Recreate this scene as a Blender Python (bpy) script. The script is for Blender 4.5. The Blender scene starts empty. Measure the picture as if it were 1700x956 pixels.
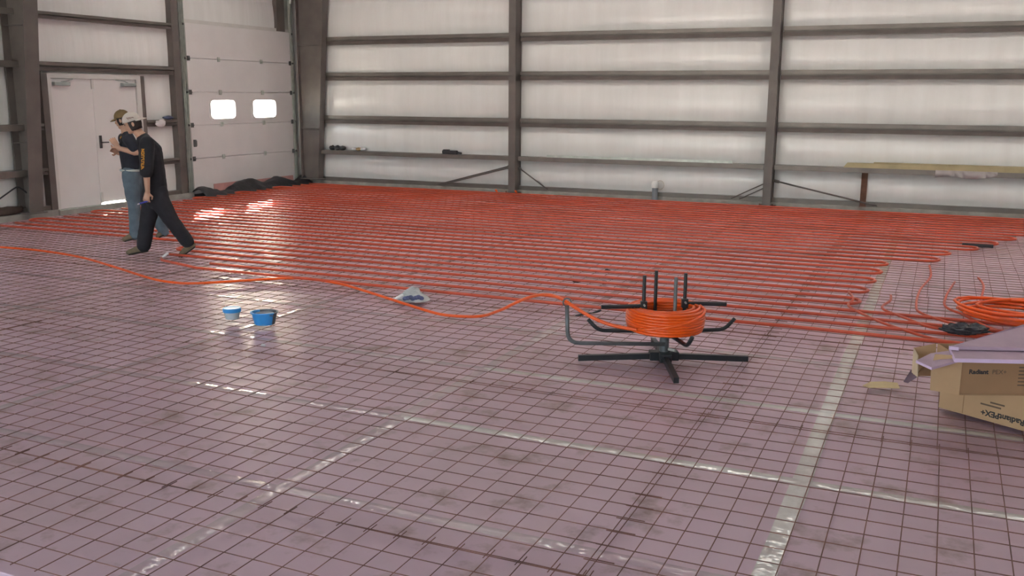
import bpy, bmesh, math, random
import numpy as np
from math import sin, cos, pi, radians, hypot, atan2
from mathutils import Vector, Matrix, noise as mnoise

random.seed(7)
SC = bpy.context.scene
COL = SC.collection

# ------------------------------------------------------------------ camera
FPX, YAW, PITCH, ROLL, CAMH = 1587.46, -0.421303, 0.198721, -0.0052125, 2.0
_f = np.array([sin(YAW) * cos(PITCH), cos(YAW) * cos(PITCH), -sin(PITCH)])
_r0 = np.array([cos(YAW), -sin(YAW), 0.0])
_d0 = np.cross(_f, _r0)
_r = cos(ROLL) * _r0 + sin(ROLL) * _d0
_d = -sin(ROLL) * _r0 + cos(ROLL) * _d0
CAMM = np.array([_r, _d, _f])
cam = bpy.data.cameras.new('camera')
cam.sensor_fit = 'HORIZONTAL'
cam.sensor_width = 36.0
cam.lens = FPX / 1700.0 * 36.0
cam.clip_end = 2000
camo = bpy.data.objects.new('camera', cam)
COL.objects.link(camo)
camo.matrix_world = Matrix(((_r[0], -_d[0], -_f[0], 0), (_r[1], -_d[1], -_f[1], 0),
                            (_r[2], -_d[2], -_f[2], CAMH), (0, 0, 0, 1)))
SC.camera = camo

# ------------------------------------------------------------------ world, sun, exposure
SUN_TO = Vector((-2.4, 3.25, 1.72)).normalized()          # towards the sun
world = bpy.data.worlds.new('world')
SC.world = world
world.use_nodes = True
nt = world.node_tree
bg = nt.nodes['Background']
sky = nt.nodes.new('ShaderNodeTexSky')
sky.sky_type = 'NISHITA'
sky.sun_disc = False
sky.sun_elevation = math.asin(SUN_TO.z)
sky.sun_rotation = atan2(SUN_TO.x, SUN_TO.y)
sky.air_density = 1.0
sky.dust_density = 4.0
hs = nt.nodes.new('ShaderNodeHueSaturation'); hs.inputs['Saturation'].default_value = 0.7      # hazy, whitish sky
nt.links.new(sky.outputs[0], hs.inputs['Color'])
nt.links.new(hs.outputs['Color'], bg.inputs['Color'])
bg.inputs['Strength'].default_value = 0.55
sun = bpy.data.lights.new('sun', 'SUN')
sun.energy = 22.0
sun.angle = radians(0.6)
sun.color = (1.0, 0.93, 0.82)
suno = bpy.data.objects.new('sun', sun)
COL.objects.link(suno)
suno.rotation_euler = SUN_TO.to_track_quat('Z', 'Y').to_euler()
suno.location = (-20, 30, 20)
SC.view_settings.view_transform = 'Standard'
SC.view_settings.look = 'None'
SC.view_settings.exposure = 2.35
SC.view_settings.gamma = 1.0
SC.view_settings.use_curve_mapping = False

# ------------------------------------------------------------------ pixel helpers (directions only; distance from what it touches)
def ray(x, y):
    return CAMM.T @ np.array([(x - 850) / FPX, (y - 478) / FPX, 1.0])
def onfloor(x, y, z=0.0):
    d = ray(x, y); t = (z - CAMH) / d[2]
    return Vector((d[0] * t, d[1] * t, z))
def onY(x, y, Y):
    d = ray(x, y); t = Y / d[1]
    return Vector((d[0] * t, Y, CAMH + d[2] * t))
class Facing:
    """vertical plane through a floor point, square to the line of sight: u right, v away, z up"""
    def __init__(s, c):
        s.c = Vector((c[0], c[1], 0)); n = Vector((c[0], c[1], 0)).normalized()
        s.n = n; s.u = Vector((n.y, -n.x, 0)); s.rz = atan2(s.u.y, s.u.x)
    def uvz(s, x, y, v=0.0):
        d = Vector(ray(x, y)); pc = s.c + s.n * v
        t = pc.dot(s.n) / Vector((d.x, d.y, 0)).dot(s.n)
        P = d * t + Vector((0, 0, CAMH))
        return Vector(((P - pc).dot(s.u), v, P.z))

# ------------------------------------------------------------------ materials
MATS = {}
def mat(name, col, rough=0.6, metal=0.0, var=0.12, scale=6.0, bump=0.0, bscale=40.0, spec=0.5, coat=0.0):
    if name in MATS: return MATS[name]
    m = bpy.data.materials.new(name); m.use_nodes = True
    t = m.node_tree; b = t.nodes['Principled BSDF']
    b.inputs['Roughness'].default_value = rough
    b.inputs['Metallic'].default_value = metal
    b.inputs['Specular IOR Level'].default_value = spec
    b.inputs['Coat Weight'].default_value = coat
    tc = t.nodes.new('ShaderNodeTexCoord')
    n = t.nodes.new('ShaderNodeTexNoise'); n.inputs['Scale'].default_value = scale; n.inputs['Detail'].default_value = 4
    t.links.new(tc.outputs['Object'], n.inputs['Vector'])
    r = t.nodes.new('ShaderNodeValToRGB')
    r.color_ramp.elements[0].position = 0.3; r.color_ramp.elements[1].position = 0.7
    c = Vector(col)
    r.color_ramp.elements[0].color = (*(c * (1 - var)), 1)
    r.color_ramp.elements[1].color = (*[min(1, k) for k in (c * (1 + var))], 1)
    t.links.new(n.outputs['Fac'], r.inputs['Fac'])
    t.links.new(r.outputs['Color'], b.inputs['Base Color'])
    if bump:
        n2 = t.nodes.new('ShaderNodeTexNoise'); n2.inputs['Scale'].default_value = bscale; n2.inputs['Detail'].default_value = 5
        t.links.new(tc.outputs['Object'], n2.inputs['Vector'])
        bp = t.nodes.new('ShaderNodeBump'); bp.inputs['Strength'].default_value = bump; bp.inputs['Distance'].default_value = 0.02
        t.links.new(n2.outputs['Fac'], bp.inputs['Height'])
        t.links.new(bp.outputs['Normal'], b.inputs['Normal'])
    MATS[name] = m
    return m

def foam_board_mat():
    m = bpy.data.materials.new('pink_foam'); m.use_nodes = True
    t = m.node_tree; b = t.nodes['Principled BSDF']
    geo = t.nodes.new('ShaderNodeNewGeometry'); oi = t.nodes.new('ShaderNodeObjectInfo')
    def noise(sc, det=5, rough=0.6):
        n = t.nodes.new('ShaderNodeTexNoise'); n.inputs['Scale'].default_value = sc
        n.inputs['Detail'].default_value = det; n.inputs['Roughness'].default_value = rough
        t.links.new(geo.outputs['Position'], n.inputs['Vector']); return n
    def ramp(src, p0, p1, c0, c1):
        r = t.nodes.new('ShaderNodeValToRGB'); e = r.color_ramp.elements
        e[0].position = p0; e[1].position = p1; e[0].color = (*c0, 1); e[1].color = (*c1, 1)
        t.links.new(src, r.inputs['Fac']); return r
    def mix(fac, a, bb):
        x = t.nodes.new('ShaderNodeMix'); x.data_type = 'RGBA'
        t.links.new(fac, x.inputs['Factor']); t.links.new(a, x.inputs['A']); t.links.new(bb, x.inputs['B'])
        return x.outputs['Result']
    base = ramp(oi.outputs['Random'], 0, 1, (0.57, 0.395, 0.475), (0.62, 0.44, 0.52))
    wear = noise(0.55, 6, 0.65)
    wr = ramp(wear.outputs['Fac'], 0.45, 0.80, (0, 0, 0), (0.55, 0.55, 0.55))
    dirtc = ramp(noise(9).outputs['Fac'], 0.3, 0.7, (0.34, 0.225, 0.19), (0.48, 0.35, 0.33))
    c1 = mix(wr.outputs['Color'], base.outputs['Color'], dirtc.outputs['Color'])
    spots = noise(3.1, 5, 0.62)
    sr = ramp(spots.outputs['Fac'], 0.55, 0.72, (0, 0, 0), (0.8, 0.8, 0.8))
    mud = ramp(noise(30).outputs['Fac'], 0.3, 0.7, (0.15, 0.09, 0.05), (0.26, 0.17, 0.11))
    c2 = mix(sr.outputs['Color'], c1, mud.outputs['Color'])
    t.links.new(c2, b.inputs['Base Color'])
    rr = ramp(noise(1.3, 5).outputs['Fac'], 0.3, 0.7, (0.30, 0.30, 0.30), (0.38, 0.38, 0.38))
    t.links.new(rr.outputs['Color'], b.inputs['Roughness'])
    bp = t.nodes.new('ShaderNodeBump'); bp.inputs['Strength'].default_value = 0.15; bp.inputs['Distance'].default_value = 0.01
    t.links.new(noise(2.2, 2).outputs['Fac'], bp.inputs['Height']); t.links.new(bp.outputs['Normal'], b.inputs['Normal'])
    return m
def tape_mat(name, c0, c1, rough):
    m = bpy.data.materials.new(name); m.use_nodes = True
    t = m.node_tree; b = t.nodes['Principled BSDF']
    geo = t.nodes.new('ShaderNodeNewGeometry')
    n = t.nodes.new('ShaderNodeTexNoise'); n.inputs['Scale'].default_value = 1.1; n.inputs['Detail'].default_value = 7
    n.inputs['Roughness'].default_value = 0.7
    t.links.new(geo.outputs['Position'], n.inputs['Vector'])
    r = t.nodes.new('ShaderNodeValToRGB'); e = r.color_ramp.elements
    e[0].position = 0.42; e[1].position = 0.60; e[0].color = (*c0, 1); e[1].color = (*c1, 1)
    t.links.new(n.outputs['Fac'], r.inputs['Fac']); t.links.new(r.outputs['Color'], b.inputs['Base Color'])
    b.inputs['Roughness'].default_value = rough
    b.inputs['Coat Weight'].default_value = 1.0; b.inputs['Coat Roughness'].default_value = 0.07
    n2 = t.nodes.new('ShaderNodeTexNoise'); n2.inputs['Scale'].default_value = 9
    t.links.new(geo.outputs['Position'], n2.inputs['Vector'])
    bp = t.nodes.new('ShaderNodeBump'); bp.inputs['Strength'].default_value = 0.8; bp.inputs['Distance'].default_value = 0.008
    t.links.new(n2.outputs['Fac'], bp.inputs['Height'])
    t.links.new(bp.outputs['Normal'], b.inputs['Normal']); t.links.new(bp.outputs['Normal'], b.inputs['Coat Normal'])
    MATS[name] = m
    return m
def vinyl_mat():
    m = bpy.data.materials.new('white_vinyl'); m.use_nodes = True
    t = m.node_tree; b = t.nodes['Principled BSDF']
    geo = t.nodes.new('ShaderNodeNewGeometry')
    mp = t.nodes.new('ShaderNodeMapping'); mp.inputs['Scale'].default_value = (5, 5, 0.5)
    t.links.new(geo.outputs['Position'], mp.inputs['Vector'])
    n = t.nodes.new('ShaderNodeTexNoise'); n.inputs['Scale'].default_value = 1.0; n.inputs['Detail'].default_value = 4
    t.links.new(mp.outputs['Vector'], n.inputs['Vector'])
    r = t.nodes.new('ShaderNodeValToRGB'); e = r.color_ramp.elements
    e[0].position = 0.3; e[1].position = 0.7; e[0].color = (0.77, 0.765, 0.75, 1); e[1].color = (0.83, 0.83, 0.82, 1)
    t.links.new(n.outputs['Fac'], r.inputs['Fac']); t.links.new(r.outputs['Color'], b.inputs['Base Color'])
    b.inputs['Roughness'].default_value = 0.22
    b.inputs['Specular IOR Level'].default_value = 0.6
    bp = t.nodes.new('ShaderNodeBump'); bp.inputs['Strength'].default_value = 0.35; bp.inputs['Distance'].default_value = 0.03
    t.links.new(n.outputs['Fac'], bp.inputs['Height']); t.links.new(bp.outputs['Normal'], b.inputs['Normal'])
    return m
def pane_mat():
    m = bpy.data.materials.new('window_glass'); m.use_nodes = True
    t = m.node_tree
    for n in list(t.nodes):
        if n.type == 'BSDF_PRINCIPLED': t.nodes.remove(n)
    out = [n for n in t.nodes if n.type == 'OUTPUT_MATERIAL'][0]
    tr = t.nodes.new('ShaderNodeBsdfTransparent'); tr.inputs['Color'].default_value = (0.93, 0.95, 0.94, 1)
    gl = t.nodes.new('ShaderNodeBsdfGlossy'); gl.inputs['Roughness'].default_value = 0.05
    mx = t.nodes.new('ShaderNodeMixShader'); mx.inputs['Fac'].default_value = 0.07
    t.links.new(tr.outputs[0], mx.inputs[1]); t.links.new(gl.outputs[0], mx.inputs[2]); t.links.new(mx.outputs[0], out.inputs['Surface'])
    return m
M_FOAM = foam_board_mat()
M_TAPE = tape_mat('seam_tape', (0.52, 0.375, 0.43), (0.60, 0.50, 0.51), 0.35)
M_TAPEW = tape_mat('white_tape', (0.60, 0.55, 0.51), (0.82, 0.81, 0.76), 0.35)
M_VINYL = vinyl_mat()
M_GLASS = pane_mat()
def rooflight_mat():
    m = bpy.data.materials.new('translucent_roof_sheet'); m.use_nodes = True
    t = m.node_tree; b = t.nodes['Principled BSDF']; out = [n for n in t.nodes if n.type == 'OUTPUT_MATERIAL'][0]
    tc = t.nodes.new('ShaderNodeTexCoord'); n = t.nodes.new('ShaderNodeTexNoise'); n.inputs['Scale'].default_value = 2
    t.links.new(tc.outputs['Object'], n.inputs['Vector'])
    r = t.nodes.new('ShaderNodeValToRGB'); r.color_ramp.elements[0].color = (0.62, 0.62, 0.60, 1); r.color_ramp.elements[1].color = (0.72, 0.72, 0.70, 1)
    t.links.new(n.outputs['Fac'], r.inputs['Fac'])
    tl = t.nodes.new('ShaderNodeBsdfTranslucent'); t.links.new(r.outputs['Color'], tl.inputs['Color']); t.links.new(r.outputs['Color'], b.inputs['Base Color'])
    mx = t.nodes.new('ShaderNodeMixShader'); mx.inputs['Fac'].default_value = 0.75
    t.links.new(b.outputs[0], mx.inputs[1]); t.links.new(tl.outputs[0], mx.inputs[2]); t.links.new(mx.outputs[0], out.inputs['Surface'])
    return m
M_ROOFLIGHT = rooflight_mat()
M_STEEL = mat('primed_steel', (0.135, 0.115, 0.105), 0.42, 0.0, 0.18, 3.0, 0.1, 60)
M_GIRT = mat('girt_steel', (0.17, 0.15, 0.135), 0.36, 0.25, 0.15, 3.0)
M_GIRT_SHADE = mat('girt_steel_shaded', (0.10, 0.08, 0.072), 0.45, 0.1, 0.2, 3.0)  # darker copy of the girt steel, shade of the lower lip put into colour
M_RUSTSTEEL = mat('rusty_steel', (0.16, 0.075, 0.045), 0.7, 0.0, 0.35, 12)
M_CONC = mat('concrete', (0.30, 0.285, 0.255), 0.85, 0, 0.2, 5, 0.2, 30)
M_SLAB = mat('bare_slab', (0.09, 0.08, 0.07), 0.85, 0, 0.25, 3, 0.2, 30)
M_GROUND = mat('outside_gravel', (0.42, 0.40, 0.36), 0.95, 0, 0.15, 0.3)
M_CLAD = mat('outer_cladding', (0.5, 0.5, 0.5), 0.5)
M_DOOR = mat('door_white', (0.72, 0.695, 0.69), 0.42, 0, 0.03, 2)
M_SECTION = mat('door_section_white', (0.73, 0.70, 0.70), 0.4, 0, 0.03, 2, 0.03, 80)
M_FRAME = mat('door_frame_white', (0.62, 0.60, 0.58), 0.45, 0, 0.04)
M_TRACK = mat('galvanised', (0.52, 0.55, 0.51), 0.4, 0.45, 0.15, 8)
M_HW = mat('dark_hardware', (0.12, 0.12, 0.12), 0.4, 0.5)
M_CLOSER = mat('closer_grey', (0.33, 0.37, 0.36), 0.4, 0.3)
M_WIRE = mat('rusty_wire', (0.20, 0.095, 0.072), 0.75, 0, 0.35, 5)
M_PEX = mat('orange_tubing', (0.86, 0.105, 0.006), 0.33, 0, 0.08, 1.5, coat=0.2)
M_PEX2 = mat('orange_floor_tubing', (0.56, 0.075, 0.03), 0.32, 0, 0.12, 0.6)
M_BLACK = mat('black_paint', (0.022, 0.023, 0.026), 0.38, 0.2, 0.2, 10)
M_GREYROD = mat('worn_grey_paint', (0.13, 0.14, 0.145), 0.4, 0.3, 0.2, 10)
M_CARD = mat('cardboard', (0.47, 0.30, 0.165), 0.85, 0, 0.06, 4)
M_CARD_SHADE = mat('shaded_cardboard', (0.33, 0.19, 0.10), 0.85, 0, 0.06, 4)  # darker cardboard copy, shade put into the colour of the unlit faces
M_INK = mat('black_ink', (0.03, 0.028, 0.03), 0.8)
M_INKG = mat('faded_ink', (0.13, 0.085, 0.055), 0.8)
M_PINKSC = mat('lilac_foam_scrap', (0.47, 0.335, 0.42), 0.6, 0, 0.06, 8)
M_PINKED = mat('fresh_foam_cut', (0.68, 0.52, 0.72), 0.6, 0, 0.04, 20)
M_BLUE = mat('blue_plastic', (0.035, 0.26, 0.62), 0.35, 0, 0.1, 12)
M_CLEAR = mat('cloudy_plastic', (0.46, 0.50, 0.52), 0.25, 0, 0.12, 12)
M_DARKPL = mat('dark_plastic', (0.06, 0.065, 0.075), 0.4)
M_BAG = mat('clear_bag', (0.50, 0.51, 0.50), 0.22, 0, 0.2, 9, 0.3, 25)
M_BAGIN = mat('bag_contents', (0.07, 0.08, 0.17), 0.5, 0, 0.4, 14)
M_POLY = mat('black_poly', (0.03, 0.028, 0.032), 0.5, 0, 0.3, 6, 0.4, 18)
M_WOOD = mat('plank_wood', (0.44, 0.37, 0.22), 0.8, 0, 0.15, 3)
M_PAPER = mat('paper_white', (0.7, 0.68, 0.68), 0.7)
M_RED = mat('red_spill', (0.45, 0.12, 0.10), 0.7)

# ------------------------------------------------------------------ mesh helpers
class MB:
    def __init__(s): s.v = []; s.f = []
    def add(s, vs, fs):
        o = len(s.v); s.v += [tuple(p) for p in vs]; s.f += [tuple(i + o for i in f) for f in fs]; return s
    def box(s, x0, x1, y0, y1, z0, z1):
        return s.add([(x0, y0, z0), (x1, y0, z0), (x1, y1, z0), (x0, y1, z0), (x0, y0, z1), (x1, y0, z1), (x1, y1, z1), (x0, y1, z1)],
                     [(0, 3, 2, 1), (4, 5, 6, 7), (0, 1, 5, 4), (1, 2, 6, 5), (2, 3, 7, 6), (3, 0, 4, 7)])
    def cbox(s, x0, x1, y0, y1, z0, z1, c):
        """box with chamfered edges"""
        bm = bmesh.new()
        bmesh.ops.create_cube(bm, size=1.0)
        for v in bm.verts: v.co = Vector(((x0 + x1) / 2 + v.co.x * (x1 - x0), (y0 + y1) / 2 + v.co.y * (y1 - y0), (z0 + z1) / 2 + v.co.z * (z1 - z0)))
        bmesh.ops.bevel(bm, geom=bm.edges[:], offset=c, segments=2, affect='EDGES', profile=0.5)
        bm.verts.index_update()
        s.add([v.co[:] for v in bm.verts], [[v.index for v in f.verts] for f in bm.faces]); bm.free(); return s
    def prism(s, pts, off):
        """polygon pts (3D) extruded by vector off"""
        n = len(pts); off = Vector(off)
        vs = [Vector(p) for p in pts] + [Vector(p) + off for p in pts]
        fs = [tuple(range(n))[::-1], tuple(range(n, 2 * n))] + [(i, (i + 1) % n, n + (i + 1) % n, n + i) for i in range(n)]
        return s.add(vs, fs)
    def tube(s, path, r, n=8, closed=False, caps=True):
        P = [Vector(p) for p in path]; m = len(P)
        R = r if isinstance(r, (list, tuple)) else [r] * m
        rings = []; prev = None
        for i in range(m):
            if closed: tg = P[(i + 1) % m] - P[i - 1]
            else: tg = P[min(i + 1, m - 1)] - P[max(i - 1, 0)]
            if tg.length < 1e-9: tg = Vector((0, 0, 1))
            tg.normalize()
            if prev is None:
                a = Vector((0, 0, 1)) if abs(tg.z) < 0.9 else Vector((1, 0, 0))
                nx = tg.cross(a).normalized()
            else:
                nx = (prev - tg * prev.dot(tg))
                nx = nx.normalized() if nx.length > 1e-6 else tg.orthogonal().normalized()
            prev = nx; ny = tg.cross(nx)
            rings.append([P[i] + (nx * cos(2 * pi * k / n) + ny * sin(2 * pi * k / n)) * R[i] for k in range(n)])
        vs = [v for ring in rings for v in ring]; fs = []
        for i in range(m if closed else m - 1):
            j = (i + 1) % m
            for k in range(n):
                fs.append((i * n + k, i * n + (k + 1) % n, j * n + (k + 1) % n, j * n + k))
        if caps and not closed:
            fs.append(tuple(range(n))[::-1]); fs.append(tuple(range((m - 1) * n, m * n)))
        return s.add(vs, fs)
    def lathe(s, prof, c=(0, 0, 0), n=24):
        m = len(prof); c = Vector(c)
        vs = [c + Vector((r * cos(2 * pi * k / n), r * sin(2 * pi * k / n), z)) for r, z in prof for k in range(n)]
        fs = [(i * n + k, i * n + (k + 1) % n, (i + 1) * n + (k + 1) % n, (i + 1) * n + k) for i in range(m - 1) for k in range(n)]
        fs += [tuple(range(n))[::-1], tuple(range((m - 1) * n, m * n))]
        return s.add(vs, fs)
    def ellipsoid(s, c, rx, ry, rz, nu=16, nv=10, rot=None):
        vs = []; c = Vector(c)
        for i in range(nv + 1):
            th = pi * i / nv
            for k in range(nu):
                p = Vector((rx * sin(th) * cos(2 * pi * k / nu), ry * sin(th) * sin(2 * pi * k / nu), rz * cos(th)))
                if rot is not None: p = rot @ p
                vs.append(c + p)
        fs = [(i * nu + k, (i + 1) * nu + k, (i + 1) * nu + (k + 1) % nu, i * nu + (k + 1) % nu) for i in range(nv) for k in range(nu)]
        return s.add(vs, fs)
    def build(s, name, m, parent=None, smooth=False, weld=False):
        me = bpy.data.meshes.new(name); me.from_pydata([tuple(v) for v in s.v], [], s.f)
        bm = bmesh.new(); bm.from_mesh(me)
        if weld: bmesh.ops.remove_doubles(bm, verts=bm.verts, dist=1e-5)
        bmesh.ops.recalc_face_normals(bm, faces=bm.faces); bm.to_mesh(me); bm.free()
        me.materials.append(m)
        if smooth:
            me.polygons.foreach_set('use_smooth', [True] * len(me.polygons))
            if smooth == 'auto': me.set_sharp_from_angle(angle=radians(38))
        o = bpy.data.objects.new(name, me); COL.objects.link(o)
        if parent: o.parent = parent
        return o
def tag(o, label, cat, group=None):
    o['label'] = label; o['category'] = cat
    if group: o['group'] = group
    return o
def thing(name, label, cat, loc=(0, 0, 0), rz=0.0, group=None):
    o = bpy.data.objects.new(name, None); COL.objects.link(o)
    o.empty_display_size = 0.1
    o.location = loc; o.rotation_euler = (0, 0, rz)
    return tag(o, label, cat, group)
def struct(o):
    o['kind'] = 'structure'; return o
def smoothpath(pts, sub=6):
    """Catmull-Rom through pts"""
    P = [Vector(p) for p in pts]; out = []
    for i in range(len(P) - 1):
        p0 = P[max(i - 1, 0)]; p1 = P[i]; p2 = P[i + 1]; p3 = P[min(i + 2, len(P) - 1)]
        for k in range(sub):
            t = k / sub
            out.append(0.5 * ((2 * p1) + (p2 - p0) * t + (2 * p0 - 5 * p1 + 4 * p2 - p3) * t * t + (3 * p1 - p0 - 3 * p2 + p3) * t ** 3))
    out.append(P[-1]); return out
def fillet(pts, r, seg=5):
    P = [Vector(p) for p in pts]; out = [P[0]]
    for i in range(1, len(P) - 1):
        a = (P[i - 1] - P[i]); b = (P[i + 1] - P[i]); d = min(r, a.length * 0.45, b.length * 0.45)
        A = P[i] + a.normalized() * d; B = P[i] + b.normalized() * d
        for k in range(seg + 1):
            t = k / seg; out.append((1 - t) ** 2 * A + 2 * t * (1 - t) * P[i] + t * t * B)
    out.append(P[-1]); return out

# ================================================================== SETTING
XL, YB = -13.4, 18.0            # inner faces of the left and back wall framing
XR, YF = 7.0, -8.0              # how far the building goes on (unseen; doorways behind the camera let light in)
ZE = 5.3
ground = struct(MB().box(-400, 400, -400, 400, -0.5, -0.16).build('ground', M_GROUND))
floor = MB().box(XL - 0.25, XR, YF, YB + 0.3, -0.30, -0.052).build('floor', M_SLAB); struct(floor)

# foam boards, 4 x 8 ft, seams where the photo shows tape
BX0, BY0, BW, BH = -0.55, 2.53, 2.44, 1.22
xs = [BX0 + BW * k for k in range(-6, 4)]
ys = [BY0 + BH * k for k in range(0, 14)]
XMIN, XMAX, YMAX = XL + 0.02, XR - 0.4, YB - 0.01
board_cache = {}
for i in range(len(xs) - 1):
    for j in range(len(ys) - 1):
        x0, x1 = max(xs[i], XMIN), min(xs[i + 1], XMAX); y0, y1 = ys[j], min(ys[j + 1], YMAX)
        if x1 - x0 < 0.05 or y1 - y0 < 0.05: continue
        w, h = round(x1 - x0 - 0.008, 3), round(y1 - y0 - 0.008, 3)
        if (w, h) not in board_cache:
            o = MB().cbox(-w / 2, w / 2, -h / 2, h / 2, -0.05, 0, 0.004).build('foam_board', M_FOAM); board_cache[(w, h)] = o.data
        else:
            o = bpy.data.objects.new('foam_board', board_cache[(w, h)]); COL.objects.link(o)
        o.parent = floor
        o.location = ((x0 + x1) / 2, (y0 + y1) / 2, random.uniform(-0.0015, 0.0015))
        o.rotation_euler = (random.uniform(-0.0008, 0.0008), random.uniform(-0.0006, 0.0006), 0)
# tape on the seams
def tape(x0, y0, x1, y1, w, m):
    L = hypot(x1 - x0, y1 - y0); n = max(2, int(L / 0.12)); a = atan2(y1 - y0, x1 - x0)
    vs = []; fs = []
    for k in range(n + 1):
        t = k / n; cx, cy = x0 + (x1 - x0) * t, y0 + (y1 - y0) * t
        ww = w / 2 * (1 + 0.08 * mnoise.noise((cx * 2, cy * 2, 1)))
        off = 0.008 * mnoise.noise((cx * 0.7, cy * 0.7, 3))
        for e, zz in ((-1, 0.0022), (-0.4, 0.0042 + 0.001 * random.random()), (0.4, 0.0042 + 0.001 * random.random()), (1, 0.0022)):
            vs.append((cx - sin(a) * (e * ww + off), cy + cos(a) * (e * ww + off), zz))
    for k in range(n):
        for q in range(3): fs.append((k * 4 + q, (k + 1) * 4 + q, (k + 1) * 4 + q + 1, k * 4 + q + 1))
    o = MB().add(vs, fs).build('tape_strip', m, floor, True)
    return o
for y in ys[1:-1]:
    tape(XMIN + 0.05, y, -3.0, y, 0.07, M_TAPE)
    tape(-3.0, y + 0.01, XMAX - 0.1, y - 0.005, 0.075, M_TAPEW if 4.5 < y < 6.8 else M_TAPE)
for x in xs:
    if XMIN < x < XMAX:
        white = abs(x + 0.55) < 0.1
        tape(x, BY0 + 0.05, x + (0.012 if white else 0), YMAX - 0.1, 0.10 if white else 0.085, M_TAPEW if white else M_TAPE)

# quilted vinyl walls
GZ = [0.19, 0.74, 1.46, 2.385, 3.14, 3.95, 4.7, 5.35]
def quilt(mb, axis, a0, a1, z0, z1, plane, inward, amp=0.075, da=0.14, dz=0.05):
    """sheet over [a0,a1]x[z0,z1]; bulges between girt lines GZ"""
    na = max(2, int((a1 - a0) / da)); nz = max(2, int((z1 - z0) / dz)); vs = []
    for i in range(na + 1):
        a = a0 + (a1 - a0) * i / na
        for j in range(nz + 1):
            z = z0 + (z1 - z0) * j / nz; b = 0
            for g0, g1 in zip(GZ[:-1], GZ[1:]):
                if g0 <= z <= g1: b = sin(pi * ((z - g0) / (g1 - g0)) ** 0.85) ** 0.75
            wr = 0.010 * mnoise.noise((a * 2.6, z * 0.35, plane)) + 0.014 * mnoise.noise((a * 0.8, z * 0.8, plane + 5))
            edge = min(1, (a - a0) / 0.25, (a1 - a) / 0.25)
            off = (amp * b * (0.35 + 0.65 * edge) + wr * min(1, b * 2))
            vs.append((a, plane + inward * off, z) if axis == 'x' else (plane + inward * off, a, z))
    fs = [(i * (nz + 1) + j, (i + 1) * (nz + 1) + j, (i + 1) * (nz + 1) + j + 1, i * (nz + 1) + j + 1) for i in range(na) for j in range(nz)]
    mb.add(vs, fs)
CX = [-8.0, -2.9]               # end-wall columns
w = MB()
edges = [XL - 0.15] + CX + [XR]
for a, b in zip(edges[:-1], edges[1:]): quilt(w, 'x', a, b, 0.15, ZE, YB + 0.15, -1)
wall_back = struct(w.build('wall_back', M_VINYL, None, True))
MB().box(XL - 0.4, XR, YB + 0.22, YB + 0.27, -0.16, ZE).build('outer_cladding', M_CLAD, wall_back)
# left wall with door openings
MDY0, MDY1, MDZ = 11.40, 13.40, 2.32       # man door incl. frame
ODY0, ODY1, ODZ = 14.60, 17.86, 3.32       # overhead door
w = MB(); pl = XL - 0.15
quilt(w, 'y', YF, 10.74, 0.15, ZE, pl, 1, 0.06)
quilt(w, 'y', 10.92, 11.28, 0.15, 2.385, pl, 1, 0.02)
quilt(w, 'y', 13.46, 14.27, 0.15, 2.385, pl, 1, 0.05)
quilt(w, 'y', 10.92, 14.27, 2.385, ZE, pl, 1, 0.05)
quilt(w, 'y', 14.4, YB + 0.15, ODZ - 0.02, ZE, pl, 1, 0.04)
wall_left = struct(w.build('wall_left', M_VINYL, None, True))
m = MB()
for a in ((YF, MDY0 + 0.05, -0.16, ZE), (MDY0 + 0.05, MDY1 - 0.05, MDZ - 0.06, ZE), (MDY1 - 0.05, ODY0 + 0.06, -0.16, ZE), (ODY0 + 0.06, ODY1 - 0.06, ODZ - 0.05, ZE), (ODY1 - 0.06, YB + 0.27, -0.16, ZE)):
    m.box(XL - 0.27, XL - 0.22, a[0], a[1], a[2], a[3])
m.build('outer_cladding', M_CLAD, wall_left)
SKY = [(9.0, 9.6), (13.8, 14.6)]      # unseen translucent roof strips, added to brighten the floor
m = MB(); yy = [YF] + [v for p in SKY for v in p] + [YB + 0.35]
for k in range(0, len(yy), 2): m.box(XL - 0.4, XR, yy[k], yy[k + 1], ZE - 0.02, ZE + 0.15)
m.box(XL - 0.4, XL + 1.0, YF, YB + 0.35, ZE - 0.019, ZE + 0.149)
ceil = struct(m.build('ceiling', M_VINYL))
for a, b in SKY: MB().box(XL + 1.0, XR, a, b, ZE + 0.06, ZE + 0.064).build('added_roof_light', M_ROOFLIGHT, ceil)
w = MB()  # unseen right wall, put in to keep the right of the floor darker
quilt(w, 'y', YF, YB + 0.15, 0.15, ZE, XR - 0.02, -1)
wall_right = struct(w.build('wall_right', M_VINYL, None, True))
MB().box(XR + 0.02, XR + 0.07, YF, YB + 0.27, -0.16, ZE).build('outer_cladding', M_CLAD, wall_right)
# unseen end wall behind the camera, its two open doorways shaped for floor light
w = MB()
for a, b, z in ((XL - 0.15, -13.0, 0.15), (-13.0, -3.6, 4.3), (-3.6, -1.0, 0.15), (-1.0, 3.0, 4.3), (3.0, XR, 0.15)): quilt(w, 'x', a, b, z, ZE, YF + 0.1, 1)
wall_front = struct(w.build('wall_front', M_VINYL, None, True))
m = MB()
for a, b, z in ((XL - 0.4, -13.0, -0.16), (-13.0, -3.6, 4.3), (-3.6, -1.0, -0.16), (-1.0, 3.0, 4.3), (3.0, XR + 0.07, -0.16)): m.box(a, b, YF - 0.02, YF + 0.03, z, ZE)
m.build('outer_cladding', M_CLAD, wall_front)
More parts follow.
